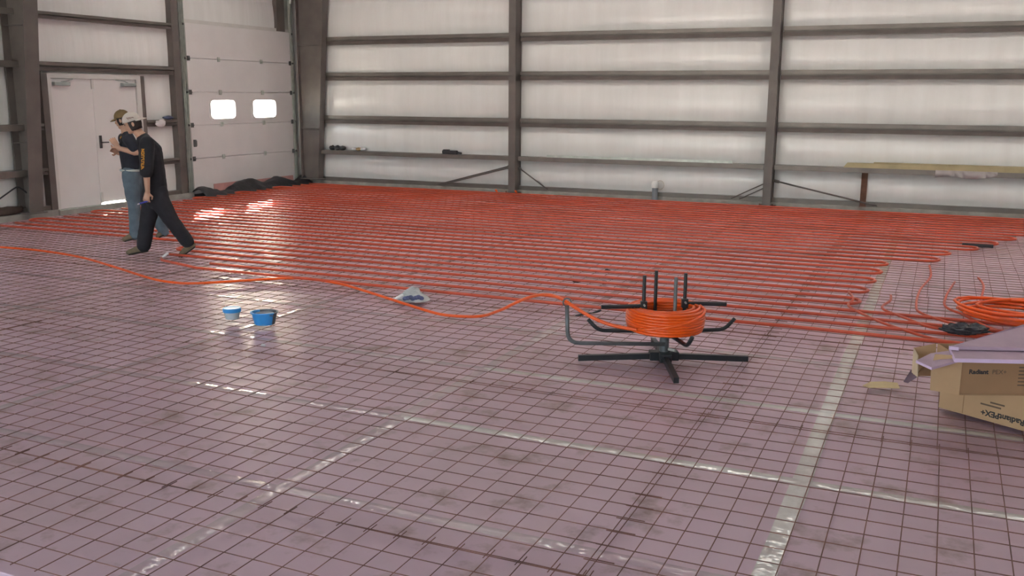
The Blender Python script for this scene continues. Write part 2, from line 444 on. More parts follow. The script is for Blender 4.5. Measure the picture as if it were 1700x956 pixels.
# kerbs and base angles
def kerb(name, boxes, angle, lab=None):
    m = MB()
    for b in boxes: m.cbox(*b, 0.008)
    o = struct(m.build(name, M_CONC))
    a = MB()
    for b in angle: a.box(*b)
    a.build('base_angle', M_GIRT, o); return o
kerb('baseboard_back', [(XL - 0.2, XR, YB - 0.0, YB + 0.21, -0.16, 0.095)],
     [(XL + 0.3, XR, YB + 0.04, YB + 0.13, 0.095, 0.17), (XL + 0.3, XR, YB + 0.03, YB + 0.13, 0.17, 0.176)])
kerb('baseboard_left', [(XL - 0.21, XL + 0.02, YF, MDY0 - 0.02, -0.16, 0.10), (XL - 0.21, XL + 0.05, MDY0 - 0.02, MDY1 + 0.02, -0.16, 0.075),
                        (XL - 0.21, XL + 0.02, MDY1 + 0.02, ODY0 - 0.02, -0.16, 0.10), (XL - 0.21, XL + 0.25, ODY1 + 0.0, YB, -0.16, 0.13)],
     [(XL - 0.13, XL - 0.03, YF, MDY0 - 0.05, 0.10, 0.17), (XL - 0.13, XL - 0.03, MDY1 + 0.10, 14.26, 0.10, 0.17)])
# footing pads under the end-wall columns
for k, x in enumerate(CX):
    m = MB().cbox(x - 0.32, x + 0.30, YB - 0.30, YB - 0.0, -0.05, 0.03 if k == 0 else 0.02, 0.01)
    o = struct(m.build('trim_%d' % (k + 1), M_CONC))

# ------------------------------------------------------------------ columns
def end_column(x, label):
    t = thing('steel_column', label, 'column', (x, YB, 0), 0, 'end wall columns')
    MB().box(-0.075, 0.075, -0.20, -0.188, 0.045, ZE - 0.03).build('flange', M_STEEL, t)
    MB().box(-0.075, 0.075, 0.08, 0.092, 0.0955, ZE - 0.03).build('flange', M_STEEL, t)
    MB().box(0.045, 0.060, -0.188, 0.08, 0.0955, ZE - 0.03).build('web', M_STEEL, t)
    bpn = MB().box(-0.14, 0.14, -0.245, -0.01, 0.03, 0.05).build('base_plate', M_RUSTSTEEL, t)
    for sx in (-1, 1):
        MB().tube([(sx * 0.115, -0.215, 0.05), (sx * 0.115, -0.215, 0.085)], 0.013, 6).build('anchor_bolt', M_RUSTSTEEL, bpn)
    return t
end_column(CX[0], 'dark steel end-wall column standing on a pale concrete pad, the left one of two')
end_column(CX[1], 'dark steel end-wall column beside the rusty upright strip, the right one of two')
def frame_column(y, x_out, d0, d1, z0, label, fw=0.24):
    t = thing('frame_column', label, 'column', (0, 0, 0))
    t.location = (x_out, y, z0)
    H = ZE - z0 - 0.03; th = 0.014
    MB().prism([(0, -th / 2, 0), (d0, -th / 2, 0), (d1, -th / 2, H), (0, -th / 2, H)], (0, th, 0)).build('web', M_STEEL, t)
    MB().prism([(d0, -fw / 2, 0), (d0, fw / 2, 0), (d1, fw / 2, H), (d1, -fw / 2, H)], (0.016, 0, 0)).build('inner_flange', M_STEEL, t)
    MB().box(-0.016, 0, -fw / 2, fw / 2, 0, H).build('outer_flange', M_STEEL, t)
    MB().box(-0.04, d0 + 0.07, -fw / 2 - 0.03, fw / 2 + 0.03, -0.02, 0.0).build('base_plate', M_STEEL, t)
    for zz in (1.1, 2.9):
        MB().prism([(0.0, -fw / 2 + 0.01, zz), (d0 + (d1 - d0) * zz / H, -fw / 2 + 0.01, zz), (d0 + (d1 - d0) * zz / H, -th / 2, zz), (0, -th / 2, zz)], (0, 0, 0.01)).build('stiffener', M_STEEL, t)
    return t
frame_column(10.84, XL - 0.07, 0.22, 0.66, 0.12, 'wide tapered steel frame column left of the white double door', 0.26)
frame_column(17.90, XL + 0.22, 0.42, 0.78, 0.15, 'wide tapered steel frame column in the corner beside the overhead door', 0.19)
# door jambs and posts on the left wall
def post(name, y0, y1, x0, x1, z0, z1, label, cat='post', m=None):
    t = thing(name, label, cat, (x1, (y0 + y1) / 2, z0)); w = (y1 - y0) / 2; d = x0 - x1; h = z1 - z0
    MB().box(-0.008, 0, -w, w, 0, h).build('web', m or M_STEEL, t)
    MB().box(d, -0.008, -w, -w + 0.008, 0, h).build('flange', m or M_STEEL, t)
    MB().box(d, -0.008, w - 0.008, w, 0, h).build('flange', m or M_STEEL, t)
    return t
post('jamb_post', 14.27, 14.44, XL - 0.145, XL + 0.0, 0.10, ZE - 0.04, 'dark steel jamb post between the double door and the overhead door')
post('jamb_post', 17.46, 17.72, XL - 0.14, XL - 0.03, ODZ + 0.02, ZE - 0.04, 'short dark jamb post above the right end of the overhead door')
post('door_post', 11.28, 11.40, XL - 0.145, XL + 0.0, 0.10, 2.31, 'dark steel post on the left edge of the white double door')
post('door_post', 13.40, 13.49, XL - 0.14, XL + 0.0, 0.10, 2.31, 'thin dark steel post on the right edge of the white double door')

# ------------------------------------------------------------------ girts
def girt(axis, a0, a1, z, label, h=0.17, group=None, face=0.0):
    """channel, open side into the room, lips above and below"""
    t = thing('wall_girt', label, 'girt', (0, 0, 0), 0, group)
    L = a1 - a0
    if axis == 'x': t.location = (a0, YB + face, z)
    else: t.location = (XL - face, a1, z); t.rotation_euler = (0, 0, -pi / 2)
    # local: x along, -y into the room
    if axis == 'y': t.location = (XL - face, a0, z); t.rotation_euler = (0, 0, pi / 2)
    if h > 0.1:
        MB().box(0, L, 0.06, 0.067, -h / 2, h / 2).build('web', M_GIRT, t)
        MB().box(0, L, -0.02, 0.06, h / 2 - 0.006, h / 2).build('top_flange', M_GIRT, t)
        MB().box(0, L, -0.02, 0.06, -h / 2, -h / 2 + 0.006).build('bottom_flange', M_GIRT, t)
        MB().box(0, L, -0.026, -0.02, h / 2 - 0.42 * h, h / 2).build('lip', M_GIRT, t)
        MB().box(0, L, -0.012, -0.006, -h / 2, -h / 2 + 0.45 * h).build('lip', M_GIRT_SHADE, t)
    else:
        MB().box(0, L, -0.10, 0.13, h / 2 - 0.006, h / 2).build('top_flange', M_GIRT, t)
        MB().box(0, L, -0.106, -0.10, -h / 2, h / 2).build('lip', M_GIRT, t)
        MB().box(0, L, -0.10, -0.04, -h / 2, -h / 2 + 0.006).build('bottom_flange', M_GIRT, t)
    return t
HN = {0.74: 'lowest', 1.46: 'second', 2.385: 'third', 3.14: 'fourth', 3.95: 'fifth', 4.7: 'top'}
bays = [(XL + 0.62, CX[0] - 0.1, 'left bay of back wall'), (CX[0] + 0.1, CX[1] - 0.1, 'middle bay of back wall between its columns'),
        (CX[1] + 0.1, XR, 'right bay of back wall')]
for a0, a1, nm in bays:
    for z in HN:
        if z > 3.5: continue
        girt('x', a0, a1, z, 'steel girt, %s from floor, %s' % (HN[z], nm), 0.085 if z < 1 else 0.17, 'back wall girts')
for z in (0.74, 1.46, 2.44, 3.235):
    n = {0.74: 'lowest', 1.46: 'second', 2.44: 'third', 3.235: 'fourth'}[z]
    girt('y', YF + 0.2, 10.83, z, 'dark wall girt on the left wall at the picture edge, %s from the floor' % n, 0.10 if z < 3 else 0.09, 'left wall girts', 0.03)
girt('y', 10.88, 14.26, 3.235, 'dark wall girt spanning high above the white double door', 0.11, 'left wall girts', 0.03)
girt('y', 10.88, 14.26, 2.425, 'thick dark header girt right on top of the white double door', 0.15, 'left wall girts', 0.03)
girt('y', 13.50, 14.26, 1.46, 'short dark girt beside the double door with a white and blue bundle on it', 0.12, 'left wall girts', 0.03)
girt('y', 13.50, 14.26, 0.74, 'short dark girt low between the double door and the jamb post', 0.105, 'left wall girts', 0.03)
girt('y', 10.88, 11.27, 1.46, 'stub of dark girt between frame column and door post, the upper one', 0.105, 'left wall girts', 0.03)
girt('y', 10.88, 11.27, 0.74, 'stub of dark girt between frame column and door post, the lower one', 0.105, 'left wall girts', 0.03)

# ------------------------------------------------------------------ double man door
door1 = bpy.data.objects.new('door_1', None); COL.objects.link(door1); struct(door1)
door1['label'] = 'white steel double door with grey closers and a lever handle'
door1.location = (XL, MDY0, 0.08)
DW = MDY1 - MDY0; fr = MB()
fr.box(-0.16, 0.0, 0.0, 0.06, 0, 2.24).box(-0.16, 0.0, DW - 0.10, DW, 0, 2.24).box(-0.16, 0.0, 0.06, DW - 0.10, 2.16, 2.24)
fr.box(-0.23, -0.16, -0.03, 0.06, 0, 2.30).box(-0.23, -0.16, DW - 0.10, DW + 0.03, 0, 2.30).box(-0.23, -0.10, -0.03, DW + 0.03, 2.16, 2.30)
fr.build('door_frame', M_FRAME, door1)
MB().box(-0.16, 0.03, 0.0, DW, -0.02, 0.012).build('threshold', M_TRACK, door1)
mid = 0.94
lf = MB().cbox(-0.075, -0.03, 0.065, mid - 0.003, 0.0125, 2.155, 0.004).build('door_leaf', M_DOOR, door1)
rf = MB().cbox(-0.075, -0.03, mid + 0.003, DW - 0.105, 0.042, 2.155, 0.004).build('door_leaf', M_DOOR, door1)
MB().box(-0.03, -0.022, mid - 0.02, mid + 0.02, 0.03, 2.15).build('astragal', M_DOOR, lf)
MB().cbox(-0.03, 0.0, mid - 0.045, mid + 0.0, 1.99, 2.155, 0.004).build('flush_bolt', M_FRAME, lf)
for par, ya, yb in ((lf, 0.10, 0.42), (rf, DW - 0.45, DW - 0.15)):
    c = MB().cbox(-0.03, 0.045, ya, yb, 2.035, 2.10, 0.012).build('door_closer', M_CLOSER, par)
    m = MB()
    m.tube([(0.01, (ya + yb) / 2, 2.10), (0.06, (ya + yb) / 2 + (0.12 if par is lf else -0.12), 2.125), (-0.02, (ya + yb) / 2 + (0.26 if par is lf else -0.26), 2.15)], 0.009, 6)
    m.build('closer_arm', M_CLOSER, par)
MB().box(-0.11, -0.08, 0.04, DW - 0.08, 2.10, 2.2).box(-0.11, -0.08, 0.04, 0.10, 0.012, 2.2).box(-0.11, -0.08, DW - 0.14, DW - 0.08, 0.012, 2.2).box(-0.10, -0.078, mid - 0.03, mid + 0.03, 0.013, 2.2).build('door_stop', M_FRAME, door1)
MB().box(-0.07, -0.05, mid + 0.56, DW - 0.105, 0.0125, 0.05).build('door_sweep', M_DARKPL, rf)
h = MB().cbox(-0.03, -0.015, mid + 0.045, mid + 0.10, 0.98, 1.20, 0.004).build('lock_plate', M_HW, rf)
MB().tube([(-0.02, mid + 0.072, 1.08), (0.035, mid + 0.072, 1.08), (0.04, mid + 0.19, 1.08)], 0.011, 8).build('lever_handle', M_HW, rf)
MB().cbox(-0.03, 0.0, mid - 0.03, mid + 0.02, 0.05, 0.22, 0.004).build('flush_bolt', M_FRAME, lf)

# ------------------------------------------------------------------ overhead door
door2 = bpy.data.objects.new('door_2', None); COL.objects.link(door2); struct(door2)
door2['label'] = 'white sectional overhead door with two bright windows'
door2.location = (XL, ODY0, 0)
OW = ODY1 - ODY0
MB().box(-0.068, -0.056, 0.03, OW - 0.03, 0.06, 1.42).box(-0.068, -0.056, 0.03, OW - 0.03, 2.0, 3.32).build('seam_light_block', M_SECTION, door2)  # hidden sheet added to block light through the section seams
sz = [0.06, 0.75, 1.40, 2.03, 2.67, 3.33]
WIN = [(15.19 - ODY0, 15.94 - ODY0), (16.48 - ODY0, 17.26 - ODY0)]; WZ = (1.505, 1.885)
def rrect(y0, y1, z0, z1, r, n=5):
    pts = []
    for cy, cz, a0 in ((y1 - r, z1 - r, 0), (y0 + r, z1 - r, 90), (y0 + r, z0 + r, 180), (y1 - r, z0 + r, 270)):
        for k in range(n + 1):
            a = radians(a0 + 90 * k / n); pts.append((cy + r * cos(a), cz + r * sin(a)))
    return pts
for k in range(5):
    z0, z1 = sz[k] + 0.004, sz[k + 1] - 0.004
    m = MB()
    if k == 2:
        yy = [0.02, WIN[0][0], WIN[0][1], WIN[1][0], WIN[1][1], OW - 0.02]
        m.box(-0.055, -0.005, yy[0], yy[5], z0, WZ[0]).box(-0.055, -0.005, yy[0], yy[5], WZ[1], z1)
        for q in (0, 2, 4): m.box(-0.055, -0.005, yy[q], yy[q + 1], WZ[0], WZ[1])
    else:
        m.cbox(-0.055, -0.005, 0.02, OW - 0.02, z0, z1, 0.004)
    sec = m.build('door_section', M_SECTION, door2)
    if k == 2:
        for a, b in WIN:
            o_, i_ = rrect(a - 0.035, b + 0.035, WZ[0] - 0.035, WZ[1] + 0.035, 0.09), rrect(a + 0.01, b - 0.01, WZ[0] + 0.01, WZ[1] - 0.01, 0.085)
            n = len(o_); vs = []
            for X in (-0.062, 0.008):
                vs += [(X, p[0], p[1]) for p in o_] + [(X, p[0], p[1]) for p in i_]
            fs = []
            for q in range(n):
                r_ = (q + 1) % n
                fs += [(q, r_, n + r_, n + q), (2 * n + q, 3 * n + q, 3 * n + r_, 2 * n + r_), (q, 2 * n + q, 2 * n + r_, r_), (n + q, n + r_, 3 * n + r_, 3 * n + q)]
            MB().add(vs, fs).build('window_frame', M_SECTION, sec)
            MB().box(-0.034, -0.030, a + 0.002, b - 0.002, WZ[0] + 0.002, WZ[1] - 0.002).build('window_pane', M_GLASS, sec)
    if k:
        for yh in (0.05, 0.90, 2.22, OW - 0.05):
            m = MB().cbox(-0.005, 0.016, yh - 0.035, yh + 0.035, sz[k] - 0.045, sz[k] + 0.045, 0.005)
            m.tube([(0.016, yh - 0.04, sz[k]), (0.016, yh + 0.04, sz[k])], 0.009, 6)
            m.build('hinge', M_TRACK if 0.2 < yh < 3 else M_HW, sec)
for side, yt in ((0, -0.055), (1, OW + 0.03)):
    tr = MB()
    tr.box(-0.04, -0.034, yt - 0.03, yt + 0.03, 0.1, 3.95).box(-0.034, 0.02, yt - 0.03, yt - 0.024, 0.1, 3.95).box(-0.034, 0.02, yt + 0.024, yt + 0.03, 0.1, 3.95)
    pth = [(0.0, yt, 3.95)] + [(0.45 - 0.45 * cos(a), yt, 3.95 + 0.45 * sin(a)) for a in (0.4, 0.8, 1.2, pi / 2)] + [(3.2, yt, 4.4)]
    tr.tube(pth, 0.028, 6)
    t_ = tr.build('track', M_TRACK, door2)
    ang = MB().box(-0.12, -0.112, yt - 0.06, yt + 0.06, 0.1, 4.3).box(-0.112, 0.0, (yt - 0.066 if side == 0 else yt + 0.06), (yt - 0.06 if side == 0 else yt + 0.066), 0.1, 4.3)
    ang.box(-0.11, -0.10, min(yt, yt + (0.16 if side == 0 else -0.12)) - 0.11 * (side == 0), max(yt, yt + (0.16 if side == 0 else -0.12)) + 0.05 * side, 0.0, 3.3)
    ang.build('track_angle', M_TRACK, t_)
    for zz in (0.75, 1.4, 2.03, 2.67, 3.30):
        MB().tube([(0.0, yt - 0.02, zz), (0.0, yt + 0.02, zz)], 0.024, 10).build('roller', M_HW, t_)
MB().box(-0.225, -0.07, -0.1, 0.03, 0.0, 3.36).box(-0.225, -0.07, OW - 0.03, OW + 0.1, 0.0, 3.36).box(-0.225, -0.06, -0.1, OW + 0.1, 3.30, 3.40).build('door_casing', M_FRAME, door2)  # boxes added around the opening to close light gaps
m = MB().cbox(-0.005, 0.03, 0.06, 0.12, 0.98, 1.12, 0.006)
m.tube([(0.03, 0.09, 1.1), (0.055, 0.09, 1.1), (0.055, 0.09, 1.0)], 0.008, 6).build('door_latch', M_HW, door2)
MB().box(-0.06, 0.0, 0.0, OW, -0.05, 0.064).build('bottom_seal', M_DARKPL, door2)

# ================================================================== REINFORCING MESH SHEETS
SHX, SHY, PIT = 6.10, 2.29, 0.1525
col_edges = [-13.15, -7.2, -1.28, 4.6]
rows = []; y = 3.50 - 0.94
y = 2.62
row_y = [2.598, 3.50]
while row_y[-1] + 2.2 < 17.4: row_y.append(row_y[-1] + 2.275)
ORD = ['first', 'second', 'third', 'fourth', 'fifth', 'sixth', 'seventh', 'eighth', 'ninth']
for j, y0 in enumerate(row_y):
    y1 = (row_y[j + 1] + 0.075) if j + 1 < len(row_y) else 17.88
    for i in range(3):
        x0 = col_edges[i] + random.uniform(-0.02, 0.02); x1 = x0 + 6.05
        x1 = min(x1, 6.4)
        m = MB(); ry = random.uniform(-0.004, 0.004)
        zb = 0.012 + 0.004 * ((i + j) % 2)
        nx = int((x1 - x0) / PIT); ny = int(round((y1 - y0) / PIT))
        def wz(x, y): return zb + 0.010 * max(-0.6, mnoise.noise((x * 0.9, y * 0.9, 2.0 + j)))+ 0.006
        for k in range(ny + 1):
            yy = y0 + k * PIT + random.uniform(-0.005, 0.005)
            pts = []
            ns = int((x1 - x0) / 0.45)
            for q in range(ns + 1):
                xx = x0 + (x1 - x0) * q / ns; Y = yy + (xx - x0) * ry + 0.004 * mnoise.noise((xx, yy * 3, 9)); pts.append((xx, Y, wz(xx, Y)))
            m.tube(pts, 0.0028, 4, caps=False)
        for k in range(nx + 1):
            xx = x0 + 0.03 + k * PIT + random.uniform(-0.005, 0.005)
            pts = []; ns = max(2, int((y1 - y0) / 0.4)); ya, yb = y0 - 0.035, y0 + ny * PIT + 0.035
            for q in range(ns + 1):
                Y = ya + (yb - ya) * q / ns; X = xx + 0.005 * mnoise.noise((xx * 3, Y, 4)); pts.append((X, Y, wz(X, Y) + 0.006))
            m.tube(pts, 0.0028, 4, caps=False)
        o = m.build('wire_mesh_sheet', M_WIRE)
        pos = ['left end', 'middle', 'right end'][i]
        tag(o, 'rusty welded wire mesh sheet, %s row from the camera, %s of its row' % (ORD[j], pos), 'wire mesh', 'wire mesh sheets on the floor')

# ================================================================== FLOOR TUBING
ZT = 0.055; RT = 0.016
def right_end(Y):
    if Y < 9.0: return 3.4
    if Y < 12.35: return -0.80 + 0.05 * (Y - 9.2)
    if Y < 13.6: return -0.15 + 0.2 * (Y - 12.4)
    if Y < 16.2: return 0.25 + 0.42 * (Y - 13.6)
    return 5.4
def left_end(Y):
    if Y < 9.55: return -8.55 - 0.25 * (Y - 8.6)
    return -12.85
rowsY = [8.32 + 0.30 * k for k in range(32)]
groups = [rowsY[0:2], rowsY[2:6], rowsY[6:10], rowsY[10:14], rowsY[14:18], rowsY[18:22], rowsY[22:26], rowsY[26:30], rowsY[30:32]]
GL = ['nearest the reel, with white tip', 'second set from the reel', 'third set from the reel', 'fourth set from the reel', 'middle set on the floor',
      'fourth set from the back wall', 'third set from the back wall', 'second set from the back wall', 'set lying right along the back wall']
def wob(x, y): return 0.035 * mnoise.noise((x * 0.45, y * 1.7, 1.3)) + 0.012 * mnoise.noise((x * 1.6, y * 2, 7))
tip = None
for gi, g in enumerate(groups):
    path = []
    for k, Y in enumerate(g):
        a, b = left_end(Y), right_end(Y)
        if k + 1 < len(g): b_next = right_end(g[k + 1])
        flip = k % 2 == 1
        # U-turn ends shared by neighbours: take the mean
        if k > 0:
            if flip: b = 0.5 * (right_end(g[k - 1]) + right_end(Y))
            else: a = 0.5 * (left_end(g[k - 1]) + left_end(Y))
        if k + 1 < len(g):
            if flip: a = 0.5 * (left_end(g[k + 1]) + left_end(Y))
            else: b = 0.5 * (right_end(g[k + 1]) + right_end(Y))
        n = int((b - a) / 0.4); seq = []
        for q in range(n + 1):
            x = a + (b - a) * q / n; seq.append((x, Y + wob(x, Y), ZT + 0.004 * mnoise.noise((x, Y, 3))))
        if flip: seq.reverse()
        path += seq
        if k + 1 < len(g):
            cx = seq[-1][0]; s = -1 if flip else 1
            for a_ in (-60, -30, 0, 30, 60):
                path.append((cx + s * 0.15 * cos(radians(a_)), Y + 0.15 + 0.15 * sin(radians(a_)), ZT))
    if gi == 0:
        e = onfloor(268, 428, ZT)
        path = [(e.x, e.y, ZT + 0.0), (e.x + 0.12, e.y - 0.12, ZT)] + [p for p in path if p[0] > e.x + 0.5]
        path = [Vector(p) for p in path]
    o = MB().tube(path, RT, 6).build('tubing_circuit', M_PEX2, None, True)
    tag(o, 'orange floor heating tubing in long parallel runs, ' + GL[gi], 'tubing', 'floor heating tubing circuits')
    if gi == 0:
        d = (Vector(path[0]) - Vector(path[1])).normalized()
        MB().tube([Vector(path[0]), Vector(path[0]) + Vector((0.02, 0.03, 0.02)), Vector(path[0]) + Vector((0.05, 0.06, 0.06))], 0.016, 8).build('tape_wrapped_tip', M_PAPER, o, True)

# supply tails on the bare patch at the right
TAILS = [([(1409, 485), (1417, 496), (1409, 508), (1449, 529), (1483, 542), (1541, 560), (1600, 572)], 'leftmost'),
         ([(1479, 490), (1478, 499), (1465, 512), (1509, 530), (1541, 542), (1596, 551), (1650, 556)], 'second from the left'),
         ([(1543, 441), (1545, 459), (1527, 482), (1521, 509), (1530, 520), (1564, 532), (1601, 542), (1640, 549)], 'third from the left'),
         ([(1585, 468), (1571, 491), (1570, 509), (1601, 523), (1631, 539), (1655, 548)], 'fourth from the left'),
         ([(1624, 461), (1633, 475), (1628, 503), (1636, 512), (1660, 524)], 'rightmost')]
for pts, nm in TAILS:
    p = smoothpath([onfloor(x, y, ZT + 0.002) for x, y in pts], 6)
    o = MB().tube(p, 0.0125, 6).build('tubing_tail', M_PEX2, None, True)
    tag(o, 'loose orange tubing tail curving over the bare mesh to the coil, ' + nm, 'tubing', 'loose tubing tails')
# loose coil at the right edge
cc = onfloor(1672, 533); p = []
for k in range(9 * 20):
    a = 2 * pi * k / 20; t = k / 20.0
    r = 0.40 + 0.05 * sin(t * 2.3) + 0.03 * sin(a * 2 + t)
    p.append(Vector((cc.x + 0.10 + 0.07 * sin(t * 1.9) + r * 1.15 * cos(a), cc.y + 0.05 * cos(t * 2.7) + r * sin(a), 0.05 + 0.017 * t * 0.62 + 0.02 * sin(a + t * 1.3) ** 2)))
o = MB().tube(p, 0.0135, 6).build('loose_tubing_coil', M_PEX, None, True)
tag(o, 'loose coil of orange tubing lying on the mesh behind the cardboard boxes', 'tubing coil')

# ================================================================== TUBING REEL
RC = Vector((-1.82, 6.89, 0)); RRZ = 0.4213
reel = thing('tubing_reel', 'black steel tubing reel stand with four uprights and bent arms on the wire mesh', 'reel', RC, RRZ)
ZF = 0.024
for a, L in ((0, 0.64), (90, 0.55), (180, 0.65), (270, 0.58)):
    a = radians(a); d = Vector((cos(a), sin(a), 0)); s = Vector((-sin(a), cos(a), 0)) * 0.019
    p0, p1 = d * 0.05, d * L
    MB().prism([p0 - s + Vector((0, 0, ZF + 0.02)), p0 + s + Vector((0, 0, ZF + 0.02)), p0 + s + Vector((0, 0, ZF + 0.062)), p0 - s + Vector((0, 0, ZF + 0.062))],
               d * (L - 0.05) - Vector((0, 0, 0.02))).build('leg', M_BLACK, reel)
hub = MB(); hub.cbox(-0.11, 0.11, -0.045, 0.045, ZF + 0.012, ZF + 0.078, 0.006); hub.cbox(-0.045, 0.045, -0.11, 0.11, ZF + 0.012, ZF + 0.078, 0.006)
hub.build('hub', M_BLACK, reel)
MB().tube([(0, 0, ZF + 0.07), (0, 0, 0.20)], 0.036, 14).tube([(0, 0, 0.195), (0, 0, 0.262)], 0.028, 14).build('pole', M_GREYROD, reel, 'auto')
MB().tube([(0.03, -0.03, 0.125), (0.075, -0.075, 0.125)], 0.012, 8).build('clamp_bolt', M_TRACK, reel)
MB().lathe([(0.02, 0.235), (0.10, 0.235), (0.10, 0.25), (0.02, 0.25)], (0, 0, 0)).build('turntable', M_BLACK, reel)
guide = MB().tube(fillet([(0, -0.04, 0.165), (-0.735, -0.05, 0.175), (-0.745, -0.05, 0.46)], 0.09), 0.016, 8).build('guide_arm', M_GREYROD, reel, True)
MB().tube([(-0.745 + 0.030 * cos(a), -0.05 + 0.010 * cos(a), 0.488 + 0.030 * sin(a)) for a in [2 * pi * k / 16 for k in range(16)]], 0.006, 6, closed=True).build('guide_ring', M_GREYROD, guide, True)
AT = radians(-14)
for k, (L, zr) in enumerate(((0.55, 0.34), (0.55, 0.34), (0.58, 0.31), (0.53, 0.33))):
    a = pi / 2 * k + [radians(8), radians(5), radians(-2), radians(12)][k]; d = Vector((cos(a), sin(a), 0))
    z0 = 0.256
    MB().tube(fillet([d * 0.02 + Vector((0, 0, z0)), d * (L - 0.08) + Vector((0, 0, z0)), d * L + Vector((0, 0, z0 + 0.085))], 0.05), 0.0155, 8).build('lower_arm', M_BLACK, reel, True)
UPS = [(-0.172, -0.05, 0.695, M_BLACK), (-0.055, 0.15, 0.695, M_BLACK), (0.045, -0.15, 0.70, M_GREYROD), (0.152, 0.05, 0.695, M_BLACK)]
for x, yv, zt, mm in UPS:
    MB().tube([(x, yv, 0.25), (x, yv, zt)], 0.0135, 8).build('upright', mm, reel, 'auto')
for s, x0, y0, x1, y1 in ((0, -0.172, -0.05, -0.49, -0.065), (1, 0.152, 0.05, 0.47, 0.06)):
    a = MB().tube([(x0, y0, 0.462), (x1, y1, 0.455)], 0.0165, 8).build('upper_arm', M_BLACK, reel, 'auto')
    MB().cbox(x0 - 0.024, x0 + 0.024, y0 - 0.024, y0 + 0.024, 0.43, 0.50, 0.004).build('sleeve', M_BLACK, a)
    MB().tube([(x0, y0 - 0.02, 0.475), (x0 + 0.0, y0 - 0.055, 0.475)], 0.008, 6).build('thumb_screw', M_TRACK, a)
# the wound tubing and its tail to the left
RX = Vector((cos(RRZ), sin(RRZ), 0)); RY = Vector((-sin(RRZ), cos(RRZ), 0))
def rl(x, y, z): return RC + RX * x + RY * y + Vector((0, 0, z))
coil = []; RC_T = 0.0125
ntl = 8
for lay in range(5):
    for k in range(ntl * 28):
        t = k / (ntl * 28); tt = t if lay % 2 == 0 else 1 - t
        a = 2 * pi * k / 28
        bul = 0.016 * (1 - (2 * tt - 1) ** 2)
        r = 0.190 + lay * 0.0205 + bul * lay / 4 + 0.0025 * mnoise.noise((k * 0.04, lay, 2))
        coil.append(rl(r * cos(a), -r * sin(a), 0.282 + 0.168 * tt + 0.0015 * mnoise.noise((k * 0.05, lay * 3, 5))))
# leave tangentially near the lower left, rise to the ring
last = []
a0 = 0.0
for k in range(1, 20):
    a = 2 * pi * k / 28; r = 0.292 + 0.008 * k / 20
    zz = coil[-1].z + (0.30 - coil[-1].z) * min(1, k / 12)
    last.append(rl(r * cos(a), r * -sin(a), zz))
# direction of travel is clockwise seen from above: stop where it heads towards the ring
best = None
ring = rl(-0.745, -0.05, 0.488)
LAND = onfloor(795, 525, 0.05)
wind = coil + last[:11]
mids = [wind[-1] + (ring - wind[-1]) * t + Vector((0, 0, -0.045 * sin(pi * t))) for t in (0.15, 0.35, 0.55, 0.75, 0.92)]
def on_line(x, y, A, B):
    d = Vector(ray(x, y)); n = Vector((B.y - A.y, -(B.x - A.x), 0)); t = n.dot(Vector((A.x, A.y, 0))) / n.dot(Vector((d.x, d.y, 0)))
    return Vector((d.x * t, d.y * t, CAMH + d.z * t))
arc = [on_line(x, y, ring, LAND) for x, y in ((925, 493), (905, 489), (880, 493), (855, 503), (830, 515))]
fl_pts = [onfloor(x, y, 0.046) for x, y in ((795, 525), (740, 523), (700, 513), (650, 497), (600, 481), (560, 470), (510, 463), (470, 462), (400, 466), (330, 470), (290, 469), (250, 462), (190, 443), (130, 426), (60, 415), (0, 410), (-60, 404))]
tail = smoothpath([wind[-1]] + mids + [ring] + arc + fl_pts, 5)
coil_t = thing('tubing_coil', 'bright orange tubing coil wound on the black reel, its tail running left across the floor', 'tubing coil', RC, 0)
MB().tube([p - RC for p in wind], RC_T, 6).build('winding', M_PEX, coil_t, True)
MB().tube([p - RC for p in tail], 0.0135, 8).build('tubing_tail', M_PEX, coil_t, True)

# ================================================================== SMALL THINGS ON THE FLOOR
# tub with blue lid
c = onfloor(386, 534); s = 1.0
tub = thing('plastic_tub', 'cloudy plastic tub with a flat blue lid on the wire mesh', 'tub', (c.x, c.y, 0.028))
MB().lathe([(0.052, 0), (0.058, 0.004), (0.070, 0.066), (0.066, 0.066), (0.054, 0.008)], n=28).build('tub_body', M_CLEAR, tub, 'auto')
MB().lathe([(0.072, 0.064), (0.080, 0.066), (0.081, 0.094), (0.074, 0.102), (0.02, 0.100)], n=28).build('lid', M_BLUE, tub, 'auto')
MB().lathe([(0.050, 0.004), (0.055, 0.004), (0.060, 0.03), (0.05, 0.03)], n=24).build('contents', M_DARKPL, tub, 'auto')
c = onfloor(440, 543)
tub2 = thing('plastic_bucket', 'bright blue plastic bucket with its right side coloured as shade, beside the lidded tub', 'bucket', (c.x, c.y, 0.028), 0.5)
n = 32; prof = [(0.070, 0), (0.076, 0.004), (0.095, 0.10), (0.105, 0.103), (0.105, 0.113), (0.093, 0.113), (0.074, 0.012)]
def lathe_sector(prof, a0, a1, n, sx=1.15):
    vs = []; fs = []; m = len(prof)
    for r, z in prof:
        for k in range(n + 1):
            a = a0 + (a1 - a0) * k / n; vs.append((r * cos(a) * sx, r * sin(a), z))
    for i in range(m - 1):
        for k in range(n): fs.append((i * (n + 1) + k, i * (n + 1) + k + 1, (i + 1) * (n + 1) + k + 1, (i + 1) * (n + 1) + k))
    return MB().add(vs, fs)
lathe_sector(prof, radians(120), radians(322), 20).build('bucket_wall', M_BLUE, tub2, 'auto')
lathe_sector(prof, radians(-38), radians(120), 16).build('shaded_side', M_DARKPL, tub2, 'auto')  # dark sector stands in for the shade on the bucket's right
